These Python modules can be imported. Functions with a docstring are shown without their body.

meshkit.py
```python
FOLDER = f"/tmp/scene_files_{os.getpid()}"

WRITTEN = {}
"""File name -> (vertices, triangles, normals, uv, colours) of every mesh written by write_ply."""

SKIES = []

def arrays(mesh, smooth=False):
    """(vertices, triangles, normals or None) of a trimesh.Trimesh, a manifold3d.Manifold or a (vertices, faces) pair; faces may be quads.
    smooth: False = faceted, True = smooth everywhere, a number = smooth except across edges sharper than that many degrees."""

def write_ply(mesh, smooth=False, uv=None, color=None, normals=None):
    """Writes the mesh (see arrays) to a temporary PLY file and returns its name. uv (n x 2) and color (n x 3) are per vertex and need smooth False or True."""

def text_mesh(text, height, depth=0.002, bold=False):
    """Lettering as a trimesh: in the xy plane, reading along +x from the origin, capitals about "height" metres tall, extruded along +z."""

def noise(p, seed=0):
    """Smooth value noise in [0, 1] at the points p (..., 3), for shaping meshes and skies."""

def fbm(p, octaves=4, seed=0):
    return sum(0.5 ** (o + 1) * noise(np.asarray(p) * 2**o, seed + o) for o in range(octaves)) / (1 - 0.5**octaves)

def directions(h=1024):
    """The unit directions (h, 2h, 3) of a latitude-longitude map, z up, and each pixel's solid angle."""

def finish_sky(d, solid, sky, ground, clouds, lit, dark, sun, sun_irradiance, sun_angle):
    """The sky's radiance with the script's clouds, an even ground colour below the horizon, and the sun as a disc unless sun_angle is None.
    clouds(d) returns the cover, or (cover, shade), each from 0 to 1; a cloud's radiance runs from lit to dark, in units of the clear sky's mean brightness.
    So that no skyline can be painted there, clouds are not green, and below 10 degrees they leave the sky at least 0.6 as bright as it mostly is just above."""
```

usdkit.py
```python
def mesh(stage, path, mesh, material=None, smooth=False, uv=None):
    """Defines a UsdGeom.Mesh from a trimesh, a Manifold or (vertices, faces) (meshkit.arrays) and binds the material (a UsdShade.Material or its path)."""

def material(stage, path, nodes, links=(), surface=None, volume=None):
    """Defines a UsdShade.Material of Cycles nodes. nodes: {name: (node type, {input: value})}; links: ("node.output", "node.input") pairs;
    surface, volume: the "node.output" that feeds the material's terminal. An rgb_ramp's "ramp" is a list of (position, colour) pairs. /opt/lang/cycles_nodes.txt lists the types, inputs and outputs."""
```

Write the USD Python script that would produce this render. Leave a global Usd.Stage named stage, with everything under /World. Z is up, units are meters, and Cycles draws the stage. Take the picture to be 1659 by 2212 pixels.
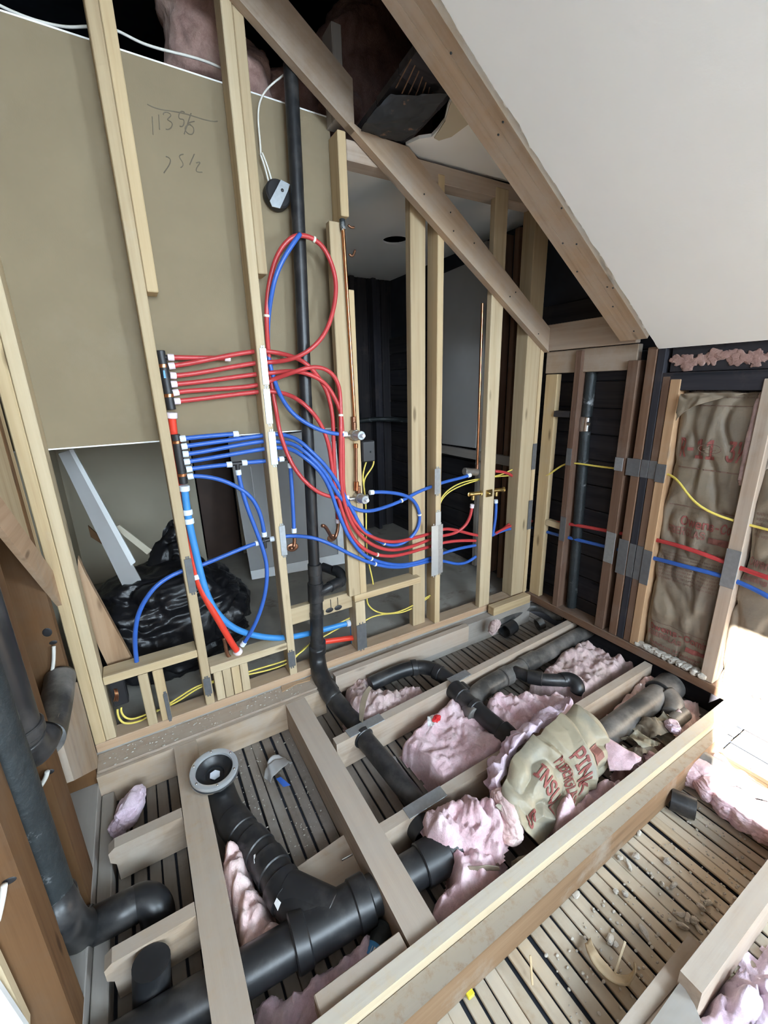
import math, random, sys
import numpy as np, trimesh, usdkit, meshkit
from pxr import Usd, UsdGeom, UsdLux, UsdShade, Gf, Sdf, Vt
from shapely.geometry import Polygon, Point
random.seed(7); np.random.seed(7); RNG = np.random.default_rng(11)

stage = Usd.Stage.CreateInMemory()
UsdGeom.SetStageUpAxis(stage, 'Z'); UsdGeom.SetStageMetersPerUnit(stage, 1.0)
W = UsdGeom.Xform.Define(stage, '/World'); stage.SetDefaultPrim(W.GetPrim())
UsdGeom.Scope.Define(stage, '/World/Looks')

# ---------------------------------------------------------------- camera, sky, lights
F, CX, CY = 923.84, 829.5, 1106.0                       # focal length in pixels of 1659 x 2212
CAM = np.array([0.0, -1.87, 1.415])
RT = np.array([[0.8633, -0.1651, 0.4770], [-0.5041, -0.2332, 0.8316], [-0.0261, -0.9583, -0.2846]])   # columns: right, down, forward
cam = UsdGeom.Camera.Define(stage, '/World/camera')
cam.CreateHorizontalApertureAttr(36.0); cam.CreateVerticalApertureAttr(36.0 * 2212 / 1659)
cam.CreateFocalLengthAttr(36.0 * F / 1659); cam.CreateClippingRangeAttr(Gf.Vec2f(0.02, 200)); cam.CreateFStopAttr(0.0)
r_, u_, b_ = RT[:, 0], -RT[:, 1], -RT[:, 2]
cam.AddTransformOp().Set(Gf.Matrix4d(*r_, 0, *u_, 0, *b_, 0, *CAM, 1))
cam.CreateExposureAttr(1.45)

def xf(p, pos, direction):                                # place a light that shines along direction
    z = -np.array(direction, float); z /= np.linalg.norm(z)
    x = np.cross([0, 0, 1.0], z); x = x / np.linalg.norm(x) if np.linalg.norm(x) > 1e-6 else np.array([1.0, 0, 0]); y = np.cross(z, x)
    p.AddTransformOp().Set(Gf.Matrix4d(*x, 0, *y, 0, *z, 0, *map(float, pos), 1))
dome = UsdLux.DomeLight.Define(stage, '/World/sky'); dome.CreateIntensityAttr(0.9); dome.CreateColorAttr(Gf.Vec3f(0.72, 0.85, 1.0))
SUN_D = np.array([0.80, 0.34, -0.50]); SUN_D /= np.linalg.norm(SUN_D)
sun = UsdLux.DistantLight.Define(stage, '/World/sun'); sun.CreateIntensityAttr(13); sun.CreateNormalizeAttr(True); sun.CreateAngleAttr(0.6); sun.CreateColorAttr(Gf.Vec3f(1.0, 0.97, 0.91)); xf(sun, (0, 0, 5), SUN_D)
def window_light(name, pos, direction, w, h, power, col):
    l = UsdLux.RectLight.Define(stage, '/World/' + name); l.CreateWidthAttr(w); l.CreateHeightAttr(h); l.CreateIntensityAttr(power); l.CreateColorAttr(Gf.Vec3f(*col)); xf(l, pos, direction)
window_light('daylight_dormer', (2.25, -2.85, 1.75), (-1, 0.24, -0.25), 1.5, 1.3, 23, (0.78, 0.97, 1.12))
window_light('daylight_gable', (0.6, -4.90, 2.25), (0, 1, -0.35), 2.2, 1.3, 8.5, (0.80, 0.97, 1.12))

# ---------------------------------------------------------------- projection helpers: a pixel of the photograph and one known coordinate give a real point
def ray(px, py): return RT @ np.array([(px - CX) / F, (py - CY) / F, 1.0])
def P(px, py, x=None, y=None, z=None):
    d = ray(px, py)
    t = (x - CAM[0]) / d[0] if x is not None else (y - CAM[1]) / d[1] if y is not None else (z - CAM[2]) / d[2]
    return CAM + d * t
SL = 0.66; SN = np.array([SL, 0, 1.0]) / math.hypot(SL, 1)             # the roof slope: z falls 0.66 for each metre of x
def PS(px, py, off=0.0):
    d = ray(px, py); p0 = np.array([2.2, 0, 1.56]) + SN * off
    return CAM + d * (((p0 - CAM) @ SN) / (d @ SN))
def slz(x, off=0.0): return 1.56 - SL * (x - 2.2) + off * math.hypot(SL, 1)

# ---------------------------------------------------------------- scene helpers
COUNT = {}; BASE = {}
def fresh(parent, name):
    k = (parent, name); n = COUNT.get(k, 0); COUNT[k] = n + 1
    return f'{parent}/{name}' + (f'_{n:03d}' if n else '')
def data(prim, **kw):
    for k, v in kw.items():
        if v: prim.SetCustomDataByKey(k, v)
def thing(name, label, cat, loc=(0, 0, 0), group=None, kind=None):
    path = fresh('/World', name); x = UsdGeom.Xform.Define(stage, path); x.AddTranslateOp().Set(Gf.Vec3d(*map(float, loc)))
    BASE[path] = np.array(loc, float); data(x.GetPrim(), label=label, category=cat, group=group, kind=kind); return path
def part(parent, name, mesh, mat, label=None, smooth=False, kind=None):
    path = fresh(parent, name); BASE[path] = BASE.get(parent, np.zeros(3))
    v, f = (mesh.vertices, mesh.faces) if hasattr(mesh, 'faces') else mesh
    m = usdkit.mesh(stage, path, (np.asarray(v) - BASE[path], np.asarray(f)), mat, smooth); data(m.GetPrim(), label=label, kind=kind); return path
def one(name, mesh, mat, label, cat, group=None, kind=None, smooth=False):
    path = fresh('/World', name); BASE[path] = np.zeros(3)
    v, f = (mesh.vertices, mesh.faces) if hasattr(mesh, 'faces') else mesh
    m = usdkit.mesh(stage, path, (np.asarray(v), np.asarray(f)), mat, smooth); data(m.GetPrim(), label=label, category=cat, group=group, kind=kind); return path
def struct(name, mesh, mat, label, cat='wall', smooth=False): return one(name, mesh, mat, label, cat, kind='structure', smooth=smooth)
cat_ = trimesh.util.concatenate

# ---------------------------------------------------------------- meshes
_s = np.array([[i, j, k] for i in (-1, 1) for j in (-1, 1) for k in (-1, 1)], float)
def cbox_local(L, w, h, c=0.003):
    hs = np.array([L, w, h]) / 2; c = min(c, hs.min() * 0.45); pts = []
    for s in _s:
        for a in range(3):
            q = s * hs; o = -s * c; o[a] = 0; pts.append(q + o)
    return trimesh.convex.convex_hull(np.array(pts))
def box(x0, x1, y0, y1, z0, z1, c=0.003):
    m = cbox_local(x1 - x0, y1 - y0, z1 - z0, c); m.apply_translation([(x0 + x1) / 2, (y0 + y1) / 2, (z0 + z1) / 2]); return m
def frame_of(d, up):
    x = np.asarray(d, float) / np.linalg.norm(d); y = np.cross(up, x)
    y /= np.linalg.norm(y); return np.stack([x, y, np.cross(x, y)], 1)
def beam(a, b, w, h, up=(0, 0, 1), c=0.003):                 # a bar from a to b: w across, h along up
    a, b = np.asarray(a, float), np.asarray(b, float); m = cbox_local(np.linalg.norm(b - a), w, h, c)
    T = np.eye(4); T[:3, :3] = frame_of(b - a, up); T[:3, 3] = (a + b) / 2; m.apply_transform(T); return m
def slab(pts, vec):                                                # planar polygon (3-D points) extruded along vec
    pts = np.asarray(pts, float); n = np.zeros(3)
    for i in range(len(pts)): n += np.cross(pts[i - 1], pts[i])
    n /= np.linalg.norm(n); vec = np.asarray(vec, float)
    if n @ vec < 0: pts = pts[::-1]; n = -n
    o = pts.mean(0); x = pts[1] - pts[0]; x -= n * (x @ n); x /= np.linalg.norm(x); y = np.cross(n, x)
    q = np.stack([(pts - o) @ x, (pts - o) @ y], 1); d = float(vec @ n)
    m = trimesh.creation.extrude_polygon(Polygon(q).buffer(0), d, engine='earcut'); v = m.vertices
    sh = vec / d
    return trimesh.Trimesh(o + v[:, :1] * x + v[:, 1:2] * y + v[:, 2:3] * sh, m.faces, process=False)
def spy(pxs, y, t):  return slab([P(a, b, y=y) for a, b in pxs], (0, t, 0))
def spx(pxs, x, t):  return slab([P(a, b, x=x) for a, b in pxs], (t, 0, 0))
def spz(pxs, z, t):  return slab([P(a, b, z=z) for a, b in pxs], (0, 0, t))
def spline(pts, n=10):
    p = np.asarray(pts, float)
    if len(p) < 3: return np.linspace(p[0], p[-1], n)
    from scipy.interpolate import PchipInterpolator, CubicSpline
    t = np.r_[0, np.cumsum(np.maximum(np.linalg.norm(np.diff(p, axis=0), axis=1), 1e-4) ** 0.5)]
    tt = np.linspace(0, t[-1], (len(p) - 1) * n + 1); return CubicSpline(t, p)(tt)
def tube(pts, r, k=12, smooth=True, n=8, caps=True):
    p = spline(pts, n) if smooth else np.asarray(pts, float)
    r = np.full(len(p), r) if np.ndim(r) == 0 else np.interp(np.linspace(0, 1, len(p)), np.linspace(0, 1, len(r)), r)
    t = np.gradient(p, axis=0); t /= np.maximum(np.linalg.norm(t, axis=1, keepdims=True), 1e-9)
    u = np.cross(t[0], [0.31, 0.2, 0.93]); u /= np.linalg.norm(u); V = []; a = np.arange(k) * 2 * math.pi / k
    for i in range(len(p)):
        u = u - t[i] * (u @ t[i]); u /= np.linalg.norm(u); w = np.cross(t[i], u)
        V.append(p[i] + r[i] * (np.cos(a)[:, None] * u + np.sin(a)[:, None] * w))
    V = np.vstack(V); f = []
    for i in range(len(p) - 1):
        for j in range(k):
            A, B = i * k + j, i * k + (j + 1) % k; f += [[A, B, B + k], [A, B + k, A + k]]
    if caps:
        V = np.vstack([V, p[0], p[-1]]); m = len(p) * k
        for j in range(k): f += [[m, (j + 1) % k, j], [m + 1, m - k + j, m - k + (j + 1) % k]]
    return trimesh.Trimesh(V, np.array(f), process=False)
def rod(a, b, r, k=16, ch=0.12):                                        # a straight cylinder with softened rims
    a, b = np.asarray(a, float), np.asarray(b, float); L = np.linalg.norm(b - a); d = (b - a) / L; c = min(ch * r, L * 0.3)
    return tube(np.array([a, a + d * c, b - d * c, b]), np.array([1 - ch, 1, 1, 1 - ch]) * r, k, smooth=False)
def pipe_open(a, b, r, wall=0.005, k=28):                               # a cut pipe with its bore
    a, b = np.asarray(a, float), np.asarray(b, float); M = frame_of(b - a, (0.1, 0.2, 0.97)); L = np.linalg.norm(b - a)
    m = trimesh.creation.annulus(r - wall, r, L, sections=k); T = np.eye(4); T[:3, :3] = np.stack([M[:, 1], M[:, 2], M[:, 0]], 1); T[:3, 3] = (a + b) / 2; m.apply_transform(T); return m
def fb(p, s, o=4, seed=0): return meshkit.fbm(np.asarray(p) * s + 100.0, o, seed)
def ridge(p, s, o=3, seed=0): return 1 - np.abs(2 * fb(p, s, o, seed) - 1) * 1.6
def blob(c, r, rot=0.0, amp=0.25, sub=4, seed=0, tilt=(0, 0), fold=0.12, flat=None):
    m = trimesh.creation.icosphere(sub); v = m.vertices.copy(); n = v / np.linalg.norm(v, axis=1, keepdims=True)
    n2 = np.sign(n) * np.abs(n) ** 0.8; n2 /= np.abs(np.linalg.norm(n2, axis=1, keepdims=True)) ** 0.4
    q = n * np.array(r) / np.mean(r)
    w = q + 0.35 * np.stack([fb(q, 1.7, 2, seed + k) - 0.5 for k in range(3)], 1)
    w2 = w * [1, 1, 2.4]; d = 1 + amp * (fb(w, 1.1, 3, seed) - 0.5) * 2 - fold * np.clip(ridge(w2, 1.1, 2, seed + 9) - 0.6, 0, 1) * 1.6 + 0.10 * (fb(w * [1, 1, 3], 5, 3, seed + 5) - 0.5) + 0.03 * (fb(q, 16, 2, seed + 6) - 0.5)
    v = n2 * d[:, None] * np.array(r)
    R = trimesh.transformations.euler_matrix(tilt[0], tilt[1], rot)[:3, :3]; v = v @ R.T + np.array(c)
    if flat is not None: v[:, 2] = np.maximum(v[:, 2], flat)
    return trimesh.Trimesh(v, m.faces, process=False)
def pad(poly, z0, h, seed=0, res=0.009, edge=0.06, amp=0.03, ragged=0.03, tilt=None):      # a torn batt lying flat: polygon in plan, raised and wrinkled
    pl = np.array([(a[0], a[1]) for a in poly]); lo, hi = pl.min(0) - 0.04, pl.max(0) + 0.04
    nx, ny = (np.ceil((hi - lo) / res)).astype(int); X, Y = np.meshgrid(np.linspace(lo[0], hi[0], nx), np.linspace(lo[1], hi[1], ny), indexing='ij')
    q = np.stack([X, Y, 0 * X], -1); dmin = np.full(X.shape, 9.0); inside = np.zeros(X.shape, bool)
    for i in range(len(pl)):
        a, b = pl[i - 1], pl[i]; e = b - a; t = np.clip(((X - a[0]) * e[0] + (Y - a[1]) * e[1]) / max(e @ e, 1e-9), 0, 1)
        dmin = np.minimum(dmin, np.hypot(X - a[0] - t * e[0], Y - a[1] - t * e[1]))
        c = (a[1] > Y) != (b[1] > Y)
        with np.errstate(divide='ignore', invalid='ignore'): inside ^= c & (X < (b[0] - a[0]) * (Y - a[1]) / (b[1] - a[1] + 1e-12) + a[0])
    sd = np.where(inside, dmin, -dmin) + ragged * (fb(q, 14, 3, seed) - 0.5) * 2
    prof = np.clip(sd / edge, 0, 1); prof = np.sqrt(np.clip(1 - (1 - prof) ** 2, 0, 1))
    w = q + 0.05 * np.stack([fb(q, 6, 2, seed + k) - 0.5 for k in range(3)], -1)
    Z = z0 + h * prof + prof * amp * (2 * (fb(w, 7, 4, seed + 3) - 0.5) * 1.3 - 0.9 * np.clip(ridge(w, 8, 2, seed + 4) - 0.45, 0, 1) + 1.5 * (fb(w, 19, 4, seed + 7) - 0.5) - 0.7 * np.clip(ridge(w, 17, 2, seed + 8) - 0.5, 0, 1) + 0.9 * (fb(q, 48, 3, seed + 6) - 0.5))
    if tilt is not None: Z += tilt[0] * (X - pl[:, 0].mean()) + tilt[1] * (Y - pl[:, 1].mean())
    keep = sd > -0.004; idx = np.arange(nx * ny).reshape(nx, ny); k = keep[:-1, :-1] | keep[1:, :-1] | keep[:-1, 1:] | keep[1:, 1:]
    a, b, c, d = idx[:-1, :-1][k], idx[1:, :-1][k], idx[1:, 1:][k], idx[:-1, 1:][k]
    f = np.vstack([np.stack([a, b, c], 1), np.stack([a, c, d], 1)]); V = np.stack([X, Y, Z], -1).reshape(-1, 3)
    used, inv = np.unique(f, return_inverse=True); return trimesh.Trimesh(V[used], inv.reshape(-1, 3), process=False)
class Sheet:                                                             # a crumpled sheet through a grid of control points
    def __init__(s, ctrl, nu=60, nv=60, amp=0.01, freq=7, seed=0, thick=0.003, crease=0.012, an=(1, 1, 1)):
        s.an = np.array(an, float)
        from scipy.interpolate import RectBivariateSpline
        c = np.asarray(ctrl, float); U, V = np.linspace(0, 1, c.shape[0]), np.linspace(0, 1, c.shape[1]); k = (min(3, c.shape[0] - 1), min(3, c.shape[1] - 1))
        s.sp = [RectBivariateSpline(U, V, c[:, :, i], kx=k[0], ky=k[1]) for i in range(3)]; s.a, s.fq, s.sd, s.cr = amp, freq, seed, crease
        s.u, s.v = np.meshgrid(np.linspace(0, 1, nu), np.linspace(0, 1, nv), indexing='ij'); p, n = s.at(s.u.ravel(), s.v.ravel())
        i = np.arange(nu * nv).reshape(nu, nv); a, b, cc, d = i[:-1, :-1].ravel(), i[1:, :-1].ravel(), i[1:, 1:].ravel(), i[:-1, 1:].ravel()
        f = np.vstack([np.stack([a, b, cc], 1), np.stack([a, cc, d], 1)]); N = nu * nv; rim = np.r_[i[:, 0], i[-1, 1:], i[-2::-1, -1], i[0, -2:0:-1]]
        q = np.roll(rim, -1); side = np.vstack([np.stack([rim, rim + N, q], 1), np.stack([q, rim + N, q + N], 1)])
        s.mesh = trimesh.Trimesh(np.vstack([p, p - n * thick]), np.vstack([f, f[:, ::-1] + N, side]), process=False)
    def at(s, u, v, off=0.0):
        e = 1e-3; g = lambda u, v: np.stack([q.ev(u, v) for q in s.sp], -1)
        p = g(u, v); n = np.cross(g(np.clip(u + e, 0, 1), v) - g(np.clip(u - e, 0, 1), v), g(u, np.clip(v + e, 0, 1)) - g(u, np.clip(v - e, 0, 1))); n /= np.maximum(np.linalg.norm(n, axis=-1, keepdims=True), 1e-12)
        d = s.a * 2 * (fb(p, s.fq, 3, s.sd) - 0.5) - s.cr * np.clip(ridge(p * s.an, s.fq * 1.3, 2, s.sd + 3) - 0.62, 0, 1) * 2.4 + s.cr * np.clip(ridge((p * s.an)[..., ::-1], s.fq * 0.9, 1, s.sd + 8) - 0.66, 0, 1) * 2.4
        return p + n * (d + off)[..., None] if np.ndim(d) else p + n * (d + off), n
    def text(s, txt, u0, v0, du, dv, size, off=0.0018, bold=False):     # lettering laid on the sheet: (u0, v0) start, text runs along (du, dv) per metre
        m = meshkit.text_mesh(txt, size, 0.0004, bold); v, f = trimesh.remesh.subdivide_to_size(m.vertices, m.faces, max(size * 0.5, 0.012), max_iter=8)
        return v, f
    def lay(s, v, f, org, eu, ev, off=0.0018):
        uv = np.array(org) + v[:, :1] * np.array(eu) + v[:, 1:2] * np.array(ev); uv = np.clip(uv, 0.001, 0.999); p, n = s.at(uv[:, 0], uv[:, 1], off)
        return trimesh.Trimesh(p + n * (v[:, 2:3]), f, process=False)

# ---------------------------------------------------------------- materials
MATS = {}
def mat(name, nodes, links, surface='p.BSDF'):
    if name not in MATS: MATS[name] = usdkit.material(stage, '/World/Looks/' + name, nodes, links, surface)
    return MATS[name]
def plain(name, col, rough=0.6, metal=0.0, var=0.12, scale=9.0, bump=0.0, bscale=60, spec=0.5, dirt=None, dirt_scale=5.0, dirt_at=(0.5, 0.68), coat=0.0, sheen=0.0):
    if name in MATS: return MATS[name]
    c = np.array(col, float)
    n = {'g': ('geometry', {}), 'a': ('noise_texture', {'scale': scale, 'detail': 5.0, 'roughness': 0.6}),
         'r': ('rgb_ramp', {'ramp': [(0.25, tuple(c * (1 - var))), (0.5, tuple(c)), (0.75, tuple(np.minimum(c * (1 + var), 1)))]}),
         'p': ('principled_bsdf', {'roughness': rough, 'metallic': metal, 'specular_ior_level': spec, 'coat_weight': coat, 'sheen_weight': sheen})}
    l = [('g.position', 'a.vector'), ('a.fac', 'r.fac')]; out = 'r.color'
    if dirt is not None:
        n['d'] = ('noise_texture', {'scale': dirt_scale, 'detail': 7.0, 'roughness': 0.65}); n['dr'] = ('map_range', {'from_min': dirt_at[0], 'from_max': dirt_at[1], 'clamp': True})
        n['dm'] = ('mix_color', {'b': tuple(dirt)}); l += [('g.position', 'd.vector'), ('d.fac', 'dr.value'), ('dr.result', 'dm.fac'), (out, 'dm.a')]; out = 'dm.result'
    l.append((out, 'p.base_color'))
    if bump:
        n['bn'] = ('noise_texture', {'scale': float(bscale), 'detail': 4.0}); n['b'] = ('bump', {'strength': bump, 'distance': 0.01}); l += [('g.position', 'bn.vector'), ('bn.fac', 'b.height'), ('b.normal', 'p.normal')]
    return mat(name, n, l)
TONES = {   # light, mid, dark grain, dust colour, dust amount range, roughness
    'pine':   ((0.54, 0.43, 0.275), (0.48, 0.37, 0.225), (0.36, 0.255, 0.145), (0.45, 0.39, 0.31), (0.62, 0.9), 0.25),
    'dusty':  ((0.46, 0.355, 0.265), (0.39, 0.295, 0.215), (0.28, 0.20, 0.14), (0.43, 0.375, 0.32), (0.42, 0.70), 0.5),
    'grey':   ((0.36, 0.32, 0.275), (0.30, 0.26, 0.22), (0.20, 0.165, 0.135), (0.34, 0.315, 0.29), (0.36, 0.6), 0.6),
    'pale':   ((0.56, 0.48, 0.355), (0.49, 0.405, 0.285), (0.36, 0.275, 0.18), (0.54, 0.515, 0.47), (0.55, 0.8), 0.6),
    'orange': ((0.47, 0.315, 0.195), (0.40, 0.255, 0.15), (0.31, 0.18, 0.10), (0.40, 0.33, 0.25), (0.55, 0.8), 0.5),
    'fir':    ((0.155, 0.080, 0.034), (0.13, 0.064, 0.026), (0.085, 0.038, 0.015), (0.14, 0.088, 0.052), (0.48, 0.75), 0.4),
    'old':    ((0.185, 0.112, 0.075), (0.145, 0.083, 0.054), (0.08, 0.045, 0.032), (0.19, 0.14, 0.11), (0.5, 0.78), 0.7),
    'soot':   ((0.040, 0.037, 0.042), (0.027, 0.026, 0.031), (0.011, 0.012, 0.016), (0.09, 0.07, 0.065), (0.55, 0.85), 0.3),
    'joist':  ((0.26, 0.165, 0.092), (0.21, 0.125, 0.066), (0.13, 0.075, 0.038), (0.34, 0.30, 0.245), (0.52, 0.72), 0.85),
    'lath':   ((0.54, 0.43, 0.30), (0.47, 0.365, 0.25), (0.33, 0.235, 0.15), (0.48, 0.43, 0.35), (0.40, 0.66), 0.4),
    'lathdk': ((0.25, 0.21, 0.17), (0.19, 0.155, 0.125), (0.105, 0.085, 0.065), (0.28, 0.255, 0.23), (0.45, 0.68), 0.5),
}
def wood(kind, axis='z', v=0, rot=0.0):
    name = f'wood_{kind}_{axis}_{v}' + (f'_r' if rot else '')
    if name in MATS: return MATS[name]
    a, b, c, d, (d0, d1), up = TONES[kind]; k = ((0.74, 0.92, 1.06) if kind[:4] == 'lath' else (0.90, 1.0, 1.09))[v % 3]; h = ((1.0, 1.0, 1.0), (1.03, 1.0, 0.94), (0.97, 1.0, 1.05))[v % 3]
    a, b, c = [tuple(np.clip(np.array(q) * k * np.array(h), 0, 0.95)) for q in (a, b, c)]
    s1 = {'x': (1.6, 42, 42), 'y': (42, 1.6, 42), 'z': (42, 42, 1.6)}[axis]; s2 = {'x': (0.5, 11, 11), 'y': (11, 0.5, 11), 'z': (11, 11, 0.5)}[axis]; s3 = {'x': (2.4, 9, 9), 'y': (9, 2.4, 9), 'z': (9, 9, 2.4)}[axis]
    off = (3.1 * v, 7.7 * v, 1.3 * v)
    n = {'g': ('geometry', {}), 'vr': ('vector_rotate', {'rotate_type': 'y_axis', 'angle': -float(rot)}),
         'm1': ('mapping', {'scale': s1, 'location': off}), 'm2': ('mapping', {'scale': s2, 'location': off}), 'm3': ('mapping', {'scale': s3, 'location': off}),
         'n1': ('noise_texture', {'scale': 1.0, 'detail': 4.0, 'roughness': 0.6}), 'n2': ('noise_texture', {'scale': 1.0, 'detail': 3.0, 'distortion': 1.2}),
         'ad': ('math', {'math_type': 'add'}), 'hf': ('math', {'math_type': 'multiply', 'value2': 0.5}),
         'r': ('rgb_ramp', {'ramp': [(0.30, c), (0.45, b), (0.62, a)]}),
         'vo': ('voronoi_texture', {'scale': 1.0, 'feature': 'f1', 'randomness': 1.0}), 'vm': ('map_range', {'from_min': 0.05, 'from_max': 0.115, 'to_min': 0.8, 'to_max': 0.0, 'clamp': True}),
         'kn': ('mix_color', {'b': tuple(np.array(c) * 0.45)}),
         'dn': ('noise_texture', {'scale': 4.5, 'detail': 8.0, 'roughness': 0.68}), 'dr': ('map_range', {'from_min': d0, 'from_max': d1, 'to_max': 0.85, 'clamp': True}), 'dm': ('mix_color', {'b': d}),
         'sz': ('separate_xyz', {}), 'us': ('map_range', {'from_min': 0.45, 'from_max': 0.9, 'to_max': float(up), 'clamp': True}), 'un': ('noise_texture', {'scale': 26.0, 'detail': 6.0, 'roughness': 0.7}), 'ur': ('map_range', {'from_min': 0.24, 'from_max': 0.50, 'clamp': True}), 'uf': ('math', {'math_type': 'multiply'}), 'ud': ('mix_color', {'b': tuple(np.array(d) * 0.95)}),
         'bu': ('bump', {'strength': 0.22, 'distance': 0.004}), 'p': ('principled_bsdf', {'roughness': 0.72, 'specular_ior_level': 0.25})}
    l = [('g.position', 'vr.vector')] + [('vr.vector', f'm{i}.vector') for i in (1, 2, 3)] + [('m1.vector', 'n1.vector'), ('m2.vector', 'n2.vector'), ('m3.vector', 'vo.vector'), ('n1.fac', 'ad.value1'), ('n2.fac', 'ad.value2'), ('ad.value', 'hf.value1'), ('hf.value', 'r.fac'),
         ('vo.distance', 'vm.value'), ('vm.result', 'kn.fac'), ('r.color', 'kn.a'), ('g.position', 'dn.vector'), ('dn.fac', 'dr.value'), ('dr.result', 'dm.fac'), ('kn.result', 'dm.a'), ('g.true_normal', 'sz.vector'), ('sz.z', 'us.value'), ('g.position', 'un.vector'), ('un.fac', 'ur.value'), ('us.result', 'uf.value1'), ('ur.result', 'uf.value2'), ('uf.value', 'ud.fac'), ('dm.result', 'ud.a'), ('ud.result', 'p.base_color'), ('n1.fac', 'bu.height'), ('bu.normal', 'p.normal')]
    return mat(name, n, l)
ROT = math.atan(SL)
def pinkmat(v):
    name = f'fibreglass_{v}'
    if name in MATS: return MATS[name]
    A = [((0.79, 0.565, 0.61), (0.87, 0.69, 0.725), (0.63, 0.40, 0.43)), ((0.80, 0.58, 0.57), (0.88, 0.72, 0.68), (0.66, 0.44, 0.39)), ((0.64, 0.48, 0.48), (0.74, 0.60, 0.58), (0.46, 0.34, 0.31)), ((0.76, 0.60, 0.70), (0.84, 0.71, 0.79), (0.60, 0.44, 0.53)), ((0.40, 0.25, 0.215), (0.50, 0.33, 0.28), (0.26, 0.15, 0.13))][v]
    n = {'g': ('geometry', {}), 'a': ('noise_texture', {'scale': 11.0, 'detail': 6.0, 'roughness': 0.65, 'distortion': 0.8}), 'r': ('rgb_ramp', {'ramp': [(0.3, A[2]), (0.48, A[0]), (0.68, A[1])]}),
         'd': ('noise_texture', {'scale': 5.0, 'detail': 8.0, 'roughness': 0.7}), 'dr': ('map_range', {'from_min': 0.55, 'from_max': 0.72, 'to_max': (0.45, 0.4, 0.75, 0.2, 0.4)[v], 'clamp': True}), 'dm': ('mix_color', {'b': (0.44, 0.36, 0.27)}),
         'f': ('noise_texture', {'scale': 55.0, 'detail': 8.0, 'roughness': 0.75, 'distortion': 2.0}), 'fr': ('map_range', {'from_min': 0.25, 'from_max': 0.6, 'to_min': 0.82, 'to_max': 1.06, 'clamp': True}), 'fm': ('hsv', {}), 'bn': ('noise_texture', {'scale': 48.0, 'detail': 9.0, 'roughness': 0.72, 'distortion': 2.5}), 'b': ('bump', {'strength': 0.5, 'distance': 0.014}), 'p': ('principled_bsdf', {'roughness': 1.0, 'specular_ior_level': 0.0, 'sheen_weight': 0.15})}
    l = [('g.position', 'a.vector'), ('a.fac', 'r.fac'), ('g.position', 'd.vector'), ('d.fac', 'dr.value'), ('dr.result', 'dm.fac'), ('r.color', 'dm.a'), ('g.position', 'f.vector'), ('f.fac', 'fr.value'), ('fr.result', 'fm.value'), ('dm.result', 'fm.color'), ('fm.color', 'p.base_color'), ('g.position', 'bn.vector'), ('bn.fac', 'b.height'), ('b.normal', 'p.normal')]
    return mat(name, n, l)
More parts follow.
